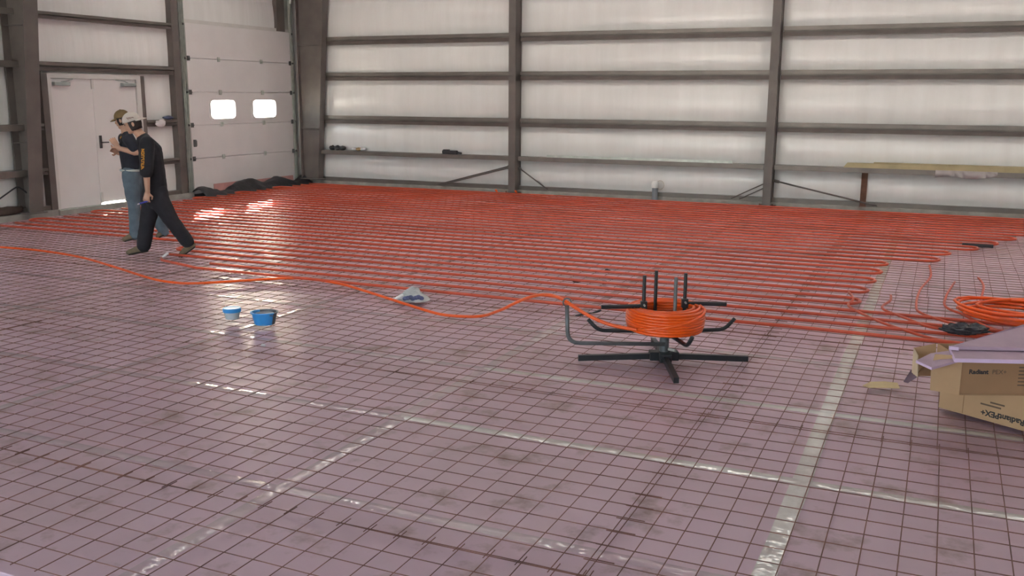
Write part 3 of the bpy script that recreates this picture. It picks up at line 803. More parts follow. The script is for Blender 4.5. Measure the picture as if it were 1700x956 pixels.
MB().lathe([(0.002, 0.010), (0.078, 0.010), (0.080, 0.098), (0.002, 0.103)], n=24).build('contents', mat('grey_contents', (0.20, 0.27, 0.33), 0.5), tub2, 'auto')
MB().tube([(0.105 * 1.15 * cos(a), 0.105 * sin(a), 0.095 - 0.035 * abs(sin((a - radians(-60)) * 0.9))) for a in [radians(-60 + 12 * k) for k in range(14)]], 0.003, 5).build('bail_handle', M_HW, tub2, True)
# little white scrap in front
c = onfloor(437, 578)
m = MB().ellipsoid((0, 0, 0.012), 0.022, 0.016, 0.014, 10, 7)
o = m.build('paper_scrap', M_PAPER, None, True); o.location = (c.x, c.y, 0.012); tag(o, 'tiny crumpled white scrap on the mesh in front of the blue bucket', 'scrap')
# plastic bag
c = onfloor(686, 503); FB = Facing((c.x, c.y))
bag = thing('plastic_bag', 'crumpled clear plastic bag with dark blue contents lying by the orange tubing', 'bag', (c.x, c.y, 0.03), FB.rz)
bm = bmesh.new(); bmesh.ops.create_icosphere(bm, subdivisions=4, radius=1.0)
for v in bm.verts:
    p = v.co.copy(); h_ = max(0, p.z)
    k = 1 - 0.55 * h_
    x = p.x * 0.165 * (k if p.x > 0 else (1 - 0.35 * h_)); yv = p.y * 0.12 * k
    z = max(0, p.z) ** 1.15 * 0.135
    nn = mnoise.noise((p.x * 2.2, p.y * 2.2, p.z * 2.2)); n2 = abs(mnoise.noise((p.x * 5 + 4, p.y * 5, p.z * 5)))
    v.co = Vector((x + 0.018 * nn, yv + 0.015 * nn, max(0, z + 0.016 * nn * h_ - 0.018 * n2 * h_)))
me = bpy.data.meshes.new('bag_skin'); bm.to_mesh(me); bm.free(); me.materials.append(M_BAG)
o = bpy.data.objects.new('bag_skin', me); COL.objects.link(o); o.parent = bag
m = MB()
for k in range(7): m.ellipsoid((-0.075 + 0.028 * k * 0.9, -0.085 + 0.006 * abs(k - 3), 0.030 + 0.006 * (k % 3)), 0.030, 0.030, 0.024, 10, 7)
m.build('bag_contents', M_BAGIN, bag, True)
MB().tube([(-0.10, -0.03, 0.05), (-0.14, -0.05, 0.035), (-0.185, -0.06, 0.02)], [0.03, 0.024, 0.012], 7).build('bag_neck', mat('bag_white', (0.75, 0.76, 0.76), 0.2, bump=0.3), bag)
# dark clamps / clods lying about
for x, y, sx, lab in ((957, 468, 0.05, 'small dark clod on the mesh behind the orange tubing arc'), (1003, 471, 0.05, 'small dark clod on the mesh left of the reel uprights'),
                      (1009, 451, 0.035, 'tiny dark clod further back among the orange tubing'), (797, 428, 0.045, 'small dark clod among the tubing behind the plastic bag')):
    c = onfloor(x, y, 0.03); bm = bmesh.new(); bmesh.ops.create_icosphere(bm, subdivisions=2, radius=1.0)
    for v in bm.verts:
        q = 1 + 0.35 * mnoise.noise(v.co * 1.7 + Vector((x, y, 0))); v.co = Vector((v.co.x * sx * q, v.co.y * sx * 0.6 * q, (v.co.z + 0.6) * 0.02 * q))
    me = bpy.data.meshes.new('dirt_clod'); bm.to_mesh(me); bm.free(); me.materials.append(M_POLY)
    o = bpy.data.objects.new('dirt_clod', me); COL.objects.link(o); o.location = c + Vector((0, 0, 0.0)); tag(o, lab, 'clod')
c1, c2 = onfloor(1605, 407, 0.06), onfloor(1641, 408, 0.06)
tag(MB().cbox(-0.19, 0.19, -0.03, 0.03, -0.02, 0.025, 0.008).build('dark_strap', M_POLY), 'dark strip lying on the red tubing at the far right', 'strip').location = (c1 + c2) / 2
# cable tie / tool near the guide arm
p = smoothpath([onfloor(955, 524, 0.045), onfloor(972, 521, 0.05), onfloor(985, 519, 0.045), onfloor(997, 515, 0.045)], 5)
tag(MB().tube(p, [0.004 + 0.008 * abs(sin(k * 0.35)) for k in range(len(p))], 6).build('strap_scrap', M_POLY, None, True), 'short dark strap scrap on the mesh behind the reel guide arm', 'scrap')
# tan cardboard scrap
c = onfloor(1462, 649)
o = MB().prism([(-0.125, 0.0, 0), (-0.10, -0.05, 0.004), (0.115, -0.035, 0.0), (0.125, 0.045, 0.012), (0.04, 0.06, 0.016), (-0.06, 0.055, 0.012)], (0, 0, 0.005)).build('cardboard_scrap', mat('scrap_card', (0.60, 0.47, 0.26), 0.85))
o.location = (c.x, c.y, 0.032); o.rotation_euler = (0, 0, 0.35); tag(o, 'torn tan cardboard scrap on the mesh left of the boxes', 'cardboard')

# ------------------------------------------------------------------ text helper
def text(name, body, size, m, parent, mtx, ext=0.0006, bold=0.0):
    cu = bpy.data.curves.new(name, 'FONT'); cu.body = body; cu.size = size; cu.extrude = ext; cu.offset = bold
    cu.resolution_u = 3
    ob = bpy.data.objects.new(name, cu); COL.objects.link(ob)
    dg = bpy.context.evaluated_depsgraph_get(); me = bpy.data.meshes.new_from_object(ob.evaluated_get(dg))
    bpy.data.objects.remove(ob); bpy.data.curves.remove(cu)
    me.transform(mtx); me.materials.clear(); me.materials.append(m)
    o = bpy.data.objects.new(name, me); COL.objects.link(o); o.parent = parent
    return o

# ------------------------------------------------------------------ cardboard boxes
A = onfloor(1558, 678, 0.02); B = onfloor(1700, 718, 0.02)
ang = atan2(B.y - A.y, B.x - A.x)
box1 = thing('cardboard_box', 'lower cardboard shipping box with upside-down black lettering on its front', 'box', (A.x, A.y, 0.034), ang)
L1, D1, H1 = 1.02, 0.55, 0.205; th = 0.006
MB().box(0, L1, 0, th, 0, H1).build('front_panel', M_CARD, box1)
MB().box(0, L1, D1 - th, D1, 0, H1).build('back_panel', M_CARD, box1)
MB().box(0, th, th, D1 - th, 0, H1).build('side_panel', M_CARD, box1)
MB().box(L1 - th, L1, th, D1 - th, 0, H1).build('side_panel', M_CARD, box1)
MB().box(0, L1, 0, D1, -th, 0).build('bottom_panel', M_CARD, box1)
MB().box(0.0, L1, 0.0, D1, H1, H1 + th).build('top_panel', M_CARD, box1)
MB().box(0.158, 0.163, -0.0012, 0, 0, H1).build('crease', M_CARD_SHADE, box1)
# front lettering, upside down
def front(x, z, flip=False):
    Rm = Matrix.Rotation(pi / 2, 4, 'X')
    if flip: Rm = Rm @ Matrix.Rotation(pi, 4, 'Z')
    return Matrix.Translation((x, -0.0012, z)) @ Rm
text('lettering', 'RadiantPEX+', 0.051, M_INK, box1, front(0.548, 0.060, True), bold=0.0016)
for x0, x1, z in ((0.33, 0.42, 0.112), (0.27, 0.40, 0.090)):      # small unreadable print
    MB().box(x0, x1, -0.0012, 0, z, z + 0.010).build('print_line', M_INKG, box1)
# upper box
F2 = Facing((0.45, 6.75)); zt = 0.034 + H1 + th
P0 = None
def at_z(x, y, z): return onfloor(x, y, z)
P0 = at_z(1592, 656, zt)
P0 = Vector((P0.x, P0.y, zt))
ang2 = 0.40
box2 = thing('cardboard_box', 'upper cardboard box with small printed label and text, stacked crosswise on the lower box', 'box', (P0.x, P0.y, zt + 0.003), ang2)
L2, D2, H2 = 0.75, 0.36, 0.225
MB().box(0, L2, 0, th, 0, H2).build('front_panel', M_CARD_SHADE, box2)
MB().box(0, L2, D2 - th, D2, 0, H2).build('back_panel', M_CARD, box2)
MB().box(L2 - th, L2, th, D2 - th, 0, H2).build('side_panel', M_CARD, box2)
MB().box(0, th, th, D2 - th, 0, H2).build('side_panel', M_CARD, box2)
MB().box(0, L2, 0, D2, -0.002, th).build('bottom_panel', M_CARD, box2)
text('lettering', 'Radiant', 0.038, M_INK, box2, front(0.045, 0.132), bold=0.0014)
text('lettering', 'PEX+', 0.038, M_INKG, box2, front(0.182, 0.132))
for k in range(6):
    MB().box(0.34, 0.34 + (0.34, 0.30, 0.33, 0.22, 0.34, 0.27)[k], -0.0012, 0, 0.17 - 0.022 * k, 0.178 - 0.022 * k).build('print_line', M_INKG, box2)
# flaps
def panel(name, pts, m, par, th_=0.006):
    """quad panel from world points, thickened along its normal"""
    inv = (Matrix.Translation(par.location) @ Matrix.Rotation(par.rotation_euler.z, 4, 'Z')).inverted()
    P = [inv @ Vector(p) for p in pts]; nrm = (P[1] - P[0]).cross(P[-1] - P[0]).normalized() * th_
    return MB().prism(P, nrm).build(name, m, par)
def B2(x, y, z): return Matrix.Translation(box2.location) @ Matrix.Rotation(ang2, 4, 'Z') @ Vector((x, y, z))
def B1(x, y, z): return Matrix.Translation(box1.location) @ Matrix.Rotation(ang, 4, 'Z') @ Vector((x, y, z))
panel('side_flap', [B2(0, 0.0, 0.0), B2(0, 0.0, H2 - 0.02), B2(-0.16, 0.05, H2 - 0.06), B2(-0.15, 0.06, 0.01)], M_CARD, box2)
panel('side_flap', [B2(-0.16, 0.05, H2 - 0.06), B2(0, 0.0, H2 - 0.02), B2(-0.04, 0.02, H2 + 0.015), B2(-0.14, 0.06, H2 + 0.01)], M_CARD, box2)
# curled back flaps behind the foam
c = B2(-0.02, 0.42, 0)
panel('corner_flap', [B2(-0.11, 0.42, 0.0), B2(-0.11, 0.45, 0.17), B2(0.03, 0.45, 0.20), B2(0.03, 0.42, 0.0)], M_CARD, box2)
panel('corner_flap', [B2(-0.125, 0.40, 0.02), B2(-0.13, 0.30, 0.02), B2(-0.125, 0.33, 0.15), B2(-0.11, 0.44, 0.17)], mat('pale_card', (0.60, 0.48, 0.33), 0.85), box2)
panel('corner_flap', [B2(-0.10, 0.41, 0.0), B2(0.03, 0.40, 0.0), B2(0.03, 0.33, 0.17), B2(-0.04, 0.33, 0.14)], M_CARD_SHADE, box2)
# lilac foam off-cuts on top
zf = box2.location.z + H2
fo1 = thing('foam_offcut', 'large lilac foam board offcut lying on top of the upper cardboard box', 'foam board', (0, 0, 0))
def at(x, y, z): return at_z(x, y, z)
q = [at(1585, 601, zf + 0.002), at(1720, 604, zf + 0.002), at(1760, 562, zf + 0.002), at(1700, 560, zf + 0.002), at(1576, 580, zf + 0.002)]
fo1.location = q[0]; loc = [p - q[0] for p in q]
MB().prism([p + Vector((0, 0, 0.001)) for p in loc], (0, 0, 0.022)).build('foam_sheet', M_PINKSC, fo1)
e = MB(); e.prism([loc[0] + Vector((0, -0.0, 0.0)), loc[1], loc[1] + Vector((0, 0, 0.023)), loc[0] + Vector((0, 0, 0.023))], Vector((0.002, -0.004, 0)))
e.prism([loc[4], loc[0], loc[0] + Vector((0, 0, 0.023)), loc[4] + Vector((0, 0, 0.023))], Vector((-0.004, 0, 0))); e.build('cut_edge', M_PINKED, fo1)
fo2 = thing('foam_offcut', 'tilted lilac foam offcut resting across the top of the larger offcut', 'foam board', (0, 0, 0))
q = [at(1577, 580, zf + 0.03), at(1720, 583, zf + 0.03), at(1740, 535, zf + 0.075), at(1700, 543, zf + 0.075)]
fo2.location = q[0]; loc = [p - q[0] for p in q]
MB().prism(loc, (0, 0, 0.02)).build('foam_sheet', M_PINKSC, fo2)
MB().prism([loc[0], loc[0] + Vector((0.0, 0, 0.02)), loc[0] + Vector((0.05, -0.006, 0.02)), loc[0] + Vector((0.05, -0.006, 0))], (-0.003, -0.003, 0)).build('cut_edge', M_PINKED, fo2)
fo3 = thing('foam_offcut', 'small lilac foam offcut sticking out left over the lower box', 'foam board', (0, 0, 0))
zz = zf - 0.045
q = [at(1521, 602, zz), at(1547, 614, zz), at(1592, 601, zz + 0.03), at(1574, 586, zz + 0.03), at(1545, 590, zz)]
fo3.location = q[0]; loc = [p - q[0] for p in q]
MB().prism(loc, (0, 0, 0.015)).build('foam_sheet', M_PINKSC, fo3)
MB().prism([loc[0], loc[1], loc[1] + Vector((0, 0, 0.015)), loc[0] + Vector((0, 0, 0.015))], (-0.003, -0.003, 0)).build('cut_edge', M_PINKED, fo3)
# drooping foam strip, its shade put into a darker lilac
q = [at(1500, 634, 0.05), at(1507, 636, 0.05), at(1545, 612, 0.22), at(1536, 605, 0.24), at(1512, 615, 0.17)]
o = MB().prism([p - q[0] for p in q], (0.0, 0.006, 0.004)).build('foam_sliver', mat('shaded_lilac_foam', (0.17, 0.12, 0.15), 0.7)); o.location = q[0]
tag(o, 'dark sliver of foam drooping from the boxes to the floor', 'foam sliver')
# black film / wet plastic behind the boxes
c = onfloor(1600, 562, 0.03); m = MB()
bmf = bmesh.new(); bmesh.ops.create_icosphere(bmf, subdivisions=4, radius=1.0)
for v in bmf.verts:
    q_ = 1 + 0.45 * mnoise.noise(v.co * 2.3) + 0.2 * mnoise.noise(v.co * 6); v.co = Vector((v.co.x * 0.17 * q_, v.co.y * 0.08 * q_, max(0, (v.co.z * 0.5 + 0.4) * 0.09 * q_)))
bmf.verts.index_update(); m.add([v.co[:] for v in bmf.verts], [[v.index for v in f.verts] for f in bmf.faces]); bmf.free()
o = m.build('black_film', mat('black_film', (0.03, 0.03, 0.04), 0.18, bump=0.5, bscale=30), None, True); o.location = (c.x, c.y, 0.07); o.rotation_euler = (0, 0, 0.3)
tag(o, 'bunched shiny black plastic film behind the foam offcuts', 'plastic film')

# ================================================================== THINGS ALONG THE BACK WALL
zs = 0.74 + 0.0428
def lump(name, x, y, z, sx, sy, sz_, m, label, cat, seed=0, parts=3):
    t = thing(name, label, cat, (x, y, z))
    for k in range(parts):
        bm = bmesh.new(); bmesh.ops.create_icosphere(bm, subdivisions=3, radius=1.0)
        for v in bm.verts:
            q_ = 1 + 0.3 * mnoise.noise(v.co * 1.8 + Vector((seed + k * 3, 0, 0)))
            v.co = Vector((v.co.x * sx / parts * 1.2 * q_ + (k - (parts - 1) / 2) * 2 * sx / parts, v.co.y * sy * q_, max(0, (v.co.z * 0.5 + 0.5) * sz_ * q_)))
        me = bpy.data.meshes.new('piece'); bm.to_mesh(me); bm.free(); me.materials.append(m if not isinstance(m, list) else m[k % len(m)])
        me.polygons.foreach_set('use_smooth', [True] * len(me.polygons))
        o = bpy.data.objects.new('piece', me); COL.objects.link(o); o.parent = t
    return t
# glove-like bundle
lump('strap_bundle', -12.34, YB + 0.0, zs, 0.20, 0.06, 0.10, M_POLY, 'black bundle on the low girt next to the corner column', 'bundle', 1)
lump('paper_wad', -11.78, YB + 0.0, zs, 0.17, 0.05, 0.075, [M_PAPER, mat('tan_paper', (0.45, 0.3, 0.15), 0.8)], 'white and tan crumpled wrappers on the low girt', 'wrapper', 4)
sp = thing('dark_tool', 'black oblong tool lying on the low girt left of the first column', 'tool', (-9.48, YB + 0.0, zs))
MB().cbox(-0.21, 0.14, -0.035, 0.035, 0.0, 0.075, 0.012).build('tool_body', M_POLY, sp)
MB().tube([(0.14, 0, 0.035), (0.24, 0, 0.02)], 0.02, 8).build('handle', M_POLY, sp)
MB().cbox(-0.19, -0.05, -0.03, 0.03, 0.075, 0.092, 0.006).build('cap', M_POLY, sp)
ln = thing('metal_angle', 'long pale metal angle lying on the low girt in the middle bay', 'metal strip', (-7.30, YB - 0.02, zs))
MB().box(0, 3.72, -0.02, -0.015, 0, 0.045).build('upright_leg', M_TRACK, ln); MB().box(0, 3.72, -0.015, 0.03, 0, 0.004).build('flat_leg', M_TRACK, ln)
pk = thing('wood_plank', 'long yellowish wooden plank lying on the low girt at right', 'plank', (-1.62, YB - 0.03, zs))
MB().prism([(0, -0.06, 0), (0.10, -0.06, 0.0), (5.2, -0.06, 0), (5.2, -0.06, 0.085), (0.06, -0.06, 0.08)], (0, 0.14, 0)).build('board', M_WOOD, pk)
MB().box(0.5, 5.2, -0.05, 0.06, 0.085, 0.10).build('upper_board', M_WOOD, pk)
sh = thing('plastic_flap', 'pale plastic flap hanging over the low girt under the wooden plank', 'plastic sheet', (-0.12, YB - 0.112, 0))
vs = []; fs = []; nn = 14
for k in range(nn + 1):
    x = 0.95 * k / nn; zl = 0.665 + 0.02 * sin(k * 0.5) + (0.05 * (k / nn) ** 3)
    for zz in (zs + 0.001, zl): vs += [(x, -0.004 - 0.006 * sin(k * 0.9), zz), (x, 0.0, zz)]
for k in range(nn):
    a, b = 4 * k, 4 * (k + 1)
    fs += [(a, b, b + 2, a + 2), (a + 1, a + 3, b + 3, b + 1), (a, a + 1, b + 1, b), (a + 2, b + 2, b + 3, a + 3)]
MB().add(vs, fs).build('sheet', mat('flap_plastic', (0.40, 0.36, 0.36), 0.35), sh, True)
MB().box(0.0, 0.95, -0.004, 0.09, zs + 0.001, zs + 0.004).build('fold', MATS['flap_plastic'], sh)
rp = thing('rusty_strip', 'rusty upright strip between base angle and low girt in the right bay', 'post', (-1.255, YB + 0.0, 0.10))
MB().box(-0.05, -0.044, -0.03, 0.03, 0, 0.60).box(-0.044, 0.05, 0.024, 0.03, 0, 0.60).build('angle', M_RUSTSTEEL, rp)
MB().box(-0.06, 0.06, -0.035, 0.03, -0.004, 0.0).build('foot_plate', M_RUSTSTEEL, rp)
# diagonal brace rods
def rod(x0, z0, x1, z1, label, r=0.014, y=YB - 0.0):
    t = thing('brace_rod', label, 'brace rod', (x0, y, z0), 0, 'diagonal brace rods on the back wall')
    d = Vector((x1 - x0, 0, z1 - z0))
    MB().tube([(0, 0, 0), d], r, 8).build('rod', M_STEEL, t, True)
    MB().tube([d * 0.93, d * 0.98], r * 1.9, 6).build('nut', M_STEEL, t)
rod(-9.80, 0.13, -8.05, 0.60, 'long diagonal brace rod left of the pad-mounted column, the upper of the pair')
rod(-9.70, 0.13, -8.05, 0.565, 'long diagonal brace rod left of the pad-mounted column, the lower of the pair', 0.012, YB - 0.04)
rod(-7.28, 0.13, -7.93, 0.55, 'short diagonal brace rod right of the pad-mounted column')
rod(-3.58, 0.13, -2.95, 0.45, 'short diagonal brace rod left of the right column, the upper of the pair', 0.011)
rod(-3.42, 0.13, -2.95, 0.37, 'short diagonal brace rod left of the right column, the lower of the pair', 0.011, YB - 0.03)
rod(-1.02, 0.12, -2.85, 0.50, 'long diagonal brace rod right of the right column', 0.015)
# capped riser
c = onfloor(1086, 336)
rs = thing('pipe_riser', 'grey pipe riser with a white cap against the back wall', 'pipe', (-5.03, YB - 0.07, 0.0))
MB().tube([(0, 0, 0), (0, 0, 0.29)], 0.055, 14).build('pipe', mat('grey_pipe', (0.22, 0.24, 0.27), 0.5), rs, 'auto')
MB().lathe([(0.066, 0.27), (0.07, 0.28), (0.07, 0.36), (0.05, 0.395), (0.01, 0.40)], n=18).build('cap', mat('white_cap', (0.78, 0.78, 0.76), 0.4), rs, 'auto')
MB().tube([(0.10 + 0.075 * cos(a), 0.0, 0.33 + 0.085 * sin(a)) for a in [2 * pi * k / 20 for k in range(20)]], 0.006, 6, closed=True).build('wire_loop', mat('beige_wire', (0.5, 0.45, 0.38), 0.6), rs, True)
# orange tubing stubs on the pad
for x in (-8.30, -7.86):
    o = MB().tube([(0, 0, 0), (0, 0, 0.05), (0.0, -0.05, 0.075)], 0.02, 8).build('tubing_stub', M_PEX, None, True); o.location = (x, YB - 0.27, 0.03)
    tag(o, 'short orange tubing stub on the column pad, %s of the column' % ('left' if x < -8 else 'right'), 'tubing stub')

# ================================================================== THINGS ALONG THE LEFT WALL
# black plastic humps at the overhead door
vs = []; fs = []; NY, NX = 70, 12
for i in range(NY + 1):
    y = 14.52 + 3.42 * i / NY; t = i / NY
    hgt = 0.10 + 0.16 * math.exp(-((t - 0.42) / 0.13) ** 2) + 0.14 * math.exp(-((t - 0.72) / 0.11) ** 2) + 0.12 * math.exp(-((t - 0.05) / 0.07) ** 2) + 0.12 * math.exp(-((t - 0.99) / 0.04) ** 2)
    if 0.18 < t < 0.28: hgt *= 0.75
    for k in range(NX + 1):
        s_ = k / NX; x = XL + 0.02 + 0.42 * s_
        z = hgt * (sin(pi * (0.25 + 0.75 * s_)) ** 1.2) * (1 + 0.25 * mnoise.noise((y * 4, s_ * 4, 1))) + 0.02 * mnoise.noise((y * 9, s_ * 8, 3)) * (1 - s_)
        vs.append((x + 0.03 * mnoise.noise((y * 2, 0, 4)), y, max(0.024, z) if k < NX else 0.02))
for i in range(NY):
    for k in range(NX): a = i * (NX + 1) + k; fs.append((a, a + NX + 1, a + NX + 2, a + 1))
o = MB().add(vs, fs).build('black_plastic_heap', M_POLY, None, True)
md = o.modifiers.new('thick', 'SOLIDIFY'); md.thickness = 0.01; md.offset = -1
tag(o, 'crumpled black plastic heaped along the base of the overhead door', 'plastic sheet')
for y0, y1, h_, lab in ((15.15, 15.95, 0.20, 'reddish foam strip behind the black plastic, left'), (16.35, 17.75, 0.19, 'reddish foam strip behind the black plastic, right')):
    t = MB().cbox(0, 0.012, 0, y1 - y0, 0, h_, 0.003).build('foam_edge_strip', mat('bounce_tinted_foam', (0.60, 0.30, 0.28), 0.7)); t.location = (XL + 0.005, y0, 0.02)  # pink foam edges, bounced sunlight put into the salmon colour
    tag(t, lab + ' at the overhead door', 'foam strip')
# bundle on the short girt right of the double door
t = lump('plastic_bundle', XL + 0.0, 13.86, 1.46 + 0.06, 0.055, 0.12, 0.07, mat('dark_blue_wrap', (0.07, 0.09, 0.17), 0.4), 'dark blue wrapped bundle on the short girt beside the double door', 'bundle', 9, 1)
t.location.y = 14.03
t = lump('white_rag', XL + 0.045, 13.78, 1.385, 0.014, 0.13, 0.14, mat('rag_white', (0.66, 0.60, 0.62), 0.8), 'white rag hanging over the short girt beside the double door', 'rag', 5, 1)
# cable and dark debris at the far left
p = smoothpath([onY(-40, 330, 10.3), onY(0, 319, 10.5), onY(12, 313, 10.6), onY(22, 310, 10.68), onY(32, 314, 10.76), onY(42, 320, 10.84)], 5)
p = [Vector((XL - 0.02, q_.y, q_.z)) for q_ in p]
tag(MB().tube(p, 0.012, 6).build('loose_cable', M_POLY, None, True), 'dark loose cable bowed against the left wall beside the frame column', 'cable')
lump('dirt_heap', XL - 0.03, 10.45, 0.10, 0.07, 0.30, 0.13, mat('brown_dirt', (0.07, 0.045, 0.035), 0.9, bump=0.4), 'dark brown dirt heap on the kerb left of the frame column', 'dirt heap', 3, 1)

# ================================================================== PEOPLE
M_SKIN = mat('skin', (0.50, 0.29, 0.20), 0.5, 0, 0.06, 8)
M_SHIRT = mat('black_shirt', (0.012, 0.012, 0.017), 0.85, 0, 0.25, 9, 0.15, 30)
M_SHIRT2 = mat('charcoal_shirt', (0.016, 0.018, 0.028), 0.85, 0, 0.25, 9, 0.15, 30)
M_PANTS = mat('black_trousers', (0.014, 0.013, 0.018), 0.85, 0, 0.25, 7, 0.15, 30)
M_JEANS = mat('blue_jeans', (0.10, 0.135, 0.165), 0.9, 0, 0.25, 7, 0.15, 40)
M_BOOT = mat('tan_boot', (0.16, 0.12, 0.075), 0.8, 0, 0.2, 14, 0.15, 40)
M_SOLE = mat('boot_sole', (0.03, 0.026, 0.022), 0.9)
M_HAIR = mat('dark_hair', (0.018, 0.012, 0.01), 0.6, bump=0.4, bscale=60)
M_CAPW = mat('cream_cap', (0.60, 0.54, 0.49), 0.85, 0, 0.05, 9)
M_CAPB = mat('brown_cap', (0.17, 0.115, 0.05), 0.85, 0, 0.15, 9)
M_YEL = mat('yellow_print', (0.72, 0.33, 0.03), 0.7)
M_BELT = mat('grey_belt', (0.42, 0.44, 0.42), 0.6)
M_LOGO = mat('cap_logo', (0.22, 0.09, 0.07), 0.7)
M_EYE = mat('eye_dark', (0.02, 0.015, 0.012), 0.3)
M_LIP = mat('lip', (0.36, 0.15, 0.12), 0.5)

def limb(mb, pts, rad, side=None, n=14):
    """tapered limb with rounded ends; rad entries r or (r_side, r_other)"""
    P = [Vector(p) for p in pts]; R = [(r, r) if not isinstance(r, tuple) else r for r in rad]
    # resample
    Q = []; S = []
    for i in range(len(P) - 1):
        k = max(2, int((P[i + 1] - P[i]).length / 0.03))
        for j in range(k):
            t = j / k; Q.append(P[i].lerp(P[i + 1], t)); S.append((R[i][0] * (1 - t) + R[i + 1][0] * t, R[i][1] * (1 - t) + R[i + 1][1] * t))
    Q.append(P[-1]); S.append(R[-1])
    # round ends
    d0 = (Q[0] - Q[1]).normalized(); d1 = (Q[-1] - Q[-2]).normalized()
    pre = [(Q[0] + d0 * S[0][1] * sin(a), cos(a)) for a in (1.35, 0.95, 0.5)]
    post_ = [(Q[-1] + d1 * S[-1][1] * sin(a), cos(a)) for a in (0.5, 0.95, 1.35)]
    QQ = [q_ for q_, _ in pre] + Q + [q_ for q_, _ in post_]
    SS = [(S[0][0] * c_, S[0][1] * c_) for _, c_ in pre] + S + [(S[-1][0] * c_, S[-1][1] * c_) for _, c_ in post_]
    vs = []; m = len(QQ); sd = Vector(side) if side is not None else Vector((0, 1, 0))
    for i in range(m):
        tg = (QQ[min(i + 1, m - 1)] - QQ[max(i - 1, 0)]).normalized()
        a = sd - tg * sd.dot(tg)
        if a.length < 0.05: a = tg.orthogonal()
        a.normalize(); b = tg.cross(a)
        for k in range(n): vs.append(QQ[i] + a * SS[i][0] * cos(2 * pi * k / n) + b * SS[i][1] * sin(2 * pi * k / n))
    fs = [(i * n + k, i * n + (k + 1) % n, (i + 1) * n + (k + 1) % n, (i + 1) * n + k) for i in range(m - 1) for k in range(n)]
    fs += [tuple(range(n))[::-1], tuple(range((m - 1) * n, m * n))]
    mb.add(vs, fs)
def remeshed(mb, name, m, parent, voxel, smooth_it=3, wrinkle=0.0):
    o = mb.build(name + '_raw', m)
    r = o.modifiers.new('r', 'REMESH'); r.mode = 'VOXEL'; r.voxel_size = voxel
    s = o.modifiers.new('s', 'SMOOTH'); s.iterations = smooth_it; s.factor = 0.5
    dg = bpy.context.evaluated_depsgraph_get(); me = bpy.data.meshes.new_from_object(o.evaluated_get(dg)); me.name = name
    old = o.data; bpy.data.objects.remove(o); bpy.data.meshes.remove(old)
    if wrinkle:
        me.update()
        for v in me.vertices:
            w_ = mnoise.noise(Vector((v.co.x * 14, v.co.y * 14, v.co.z * 9))) * 0.6 + mnoise.noise(Vector((v.co.x * 5, v.co.y * 6, v.co.z * 22))) * 0.6
            v.co += v.normal * wrinkle * w_
    me.polygons.foreach_set('use_smooth', [True] * len(me.polygons))
    me.materials.clear(); me.materials.append(m)
    ob = bpy.data.objects.new(name, me); COL.objects.link(ob); ob.parent = parent
    return ob
def hand(mb, wrist, knuck, palm_n, curl, spread=0.018, thumb=1):
    """palm from wrist to knuckles, five bent fingers; palm_n faces out of the palm"""
    w_, k_ = Vector(wrist), Vector(knuck); d = (k_ - w_).normalized(); pn = Vector(palm_n); pn = (pn - d * pn.dot(d)).normalized(); s = d.cross(pn)
    limb(mb, [w_ - d * 0.02, w_ + d * 0.02, k_], [(0.027, 0.022), (0.034, 0.017), (0.041, 0.015)], s)
    for i, (off, L) in enumerate(((-1.5, 0.062), (-0.5, 0.072), (0.5, 0.078), (1.5, 0.070))):
        b = k_ + s * off * 0.0205 - d * 0.008
        seg = [0.42 * L * 1.15, 0.32 * L * 1.15, 0.26 * L * 1.15]; a = 0; pts = [b]; p = b
        for q_, c_ in zip(seg, curl):
            a += c_; p = p + (d * cos(a) + pn * sin(a) + s * off * 0.05) * q_; pts.append(p)
        limb(mb, pts, [0.0098, 0.0092, 0.0085, 0.007], s, 10)
    tb = w_ + d * 0.028 + s * 0.028 * thumb
    limb(mb, [tb, tb + (s * thumb * 0.75 + d * 0.5 + pn * 0.35).normalized() * 0.042, tb + (s * thumb * 0.75 + d * 0.5 + pn * 0.35).normalized() * 0.042 + (d * 0.9 + pn * 0.5 - s * thumb * 0.1).normalized() * 0.040], [0.014, 0.0115, 0.009], s, 10)
def head(mb, c, fwd, up, sc=1.0):
    """head centred at c looking along fwd"""
    f = Vector(fwd).normalized(); u = Vector(up); u = (u - f * u.dot(f)).normalized(); s = f.cross(u)
    Rm = Matrix((f, s, u)).transposed()
    def g(x, y, z): return Vector(c) + (f * x + s * y + u * z) * sc
    mb.ellipsoid(g(-0.008, 0, 0.025), 0.098 * sc, 0.077 * sc, 0.098 * sc, 18, 12, Rm)
    mb.ellipsoid(g(0.018, 0, -0.035), 0.070 * sc, 0.062 * sc, 0.082 * sc, 18, 12, Rm)
    mb.ellipsoid(g(0.055, 0, -0.090), 0.028 * sc, 0.030 * sc, 0.024 * sc, 12, 8, Rm)
    limb(mb, [g(0.080, 0, 0.012), g(0.103, 0, -0.022), g(0.094, 0, -0.034)], [0.010 * sc, 0.014 * sc, 0.013 * sc], s, 10)
    for e in (-1, 1):
        mb.ellipsoid(g(-0.012, e * 0.078, -0.008), 0.020 * sc, 0.009 * sc, 0.032 * sc, 12, 8, Rm)
        mb.ellipsoid(g(0.062, e * 0.034, 0.026), 0.022 * sc, 0.024 * sc, 0.010 * sc, 12, 8, Rm)
    mb.ellipsoid(g(0.080, 0, -0.058), 0.012 * sc, 0.025 * sc, 0.010 * sc, 12, 8, Rm)
    return g, Rm
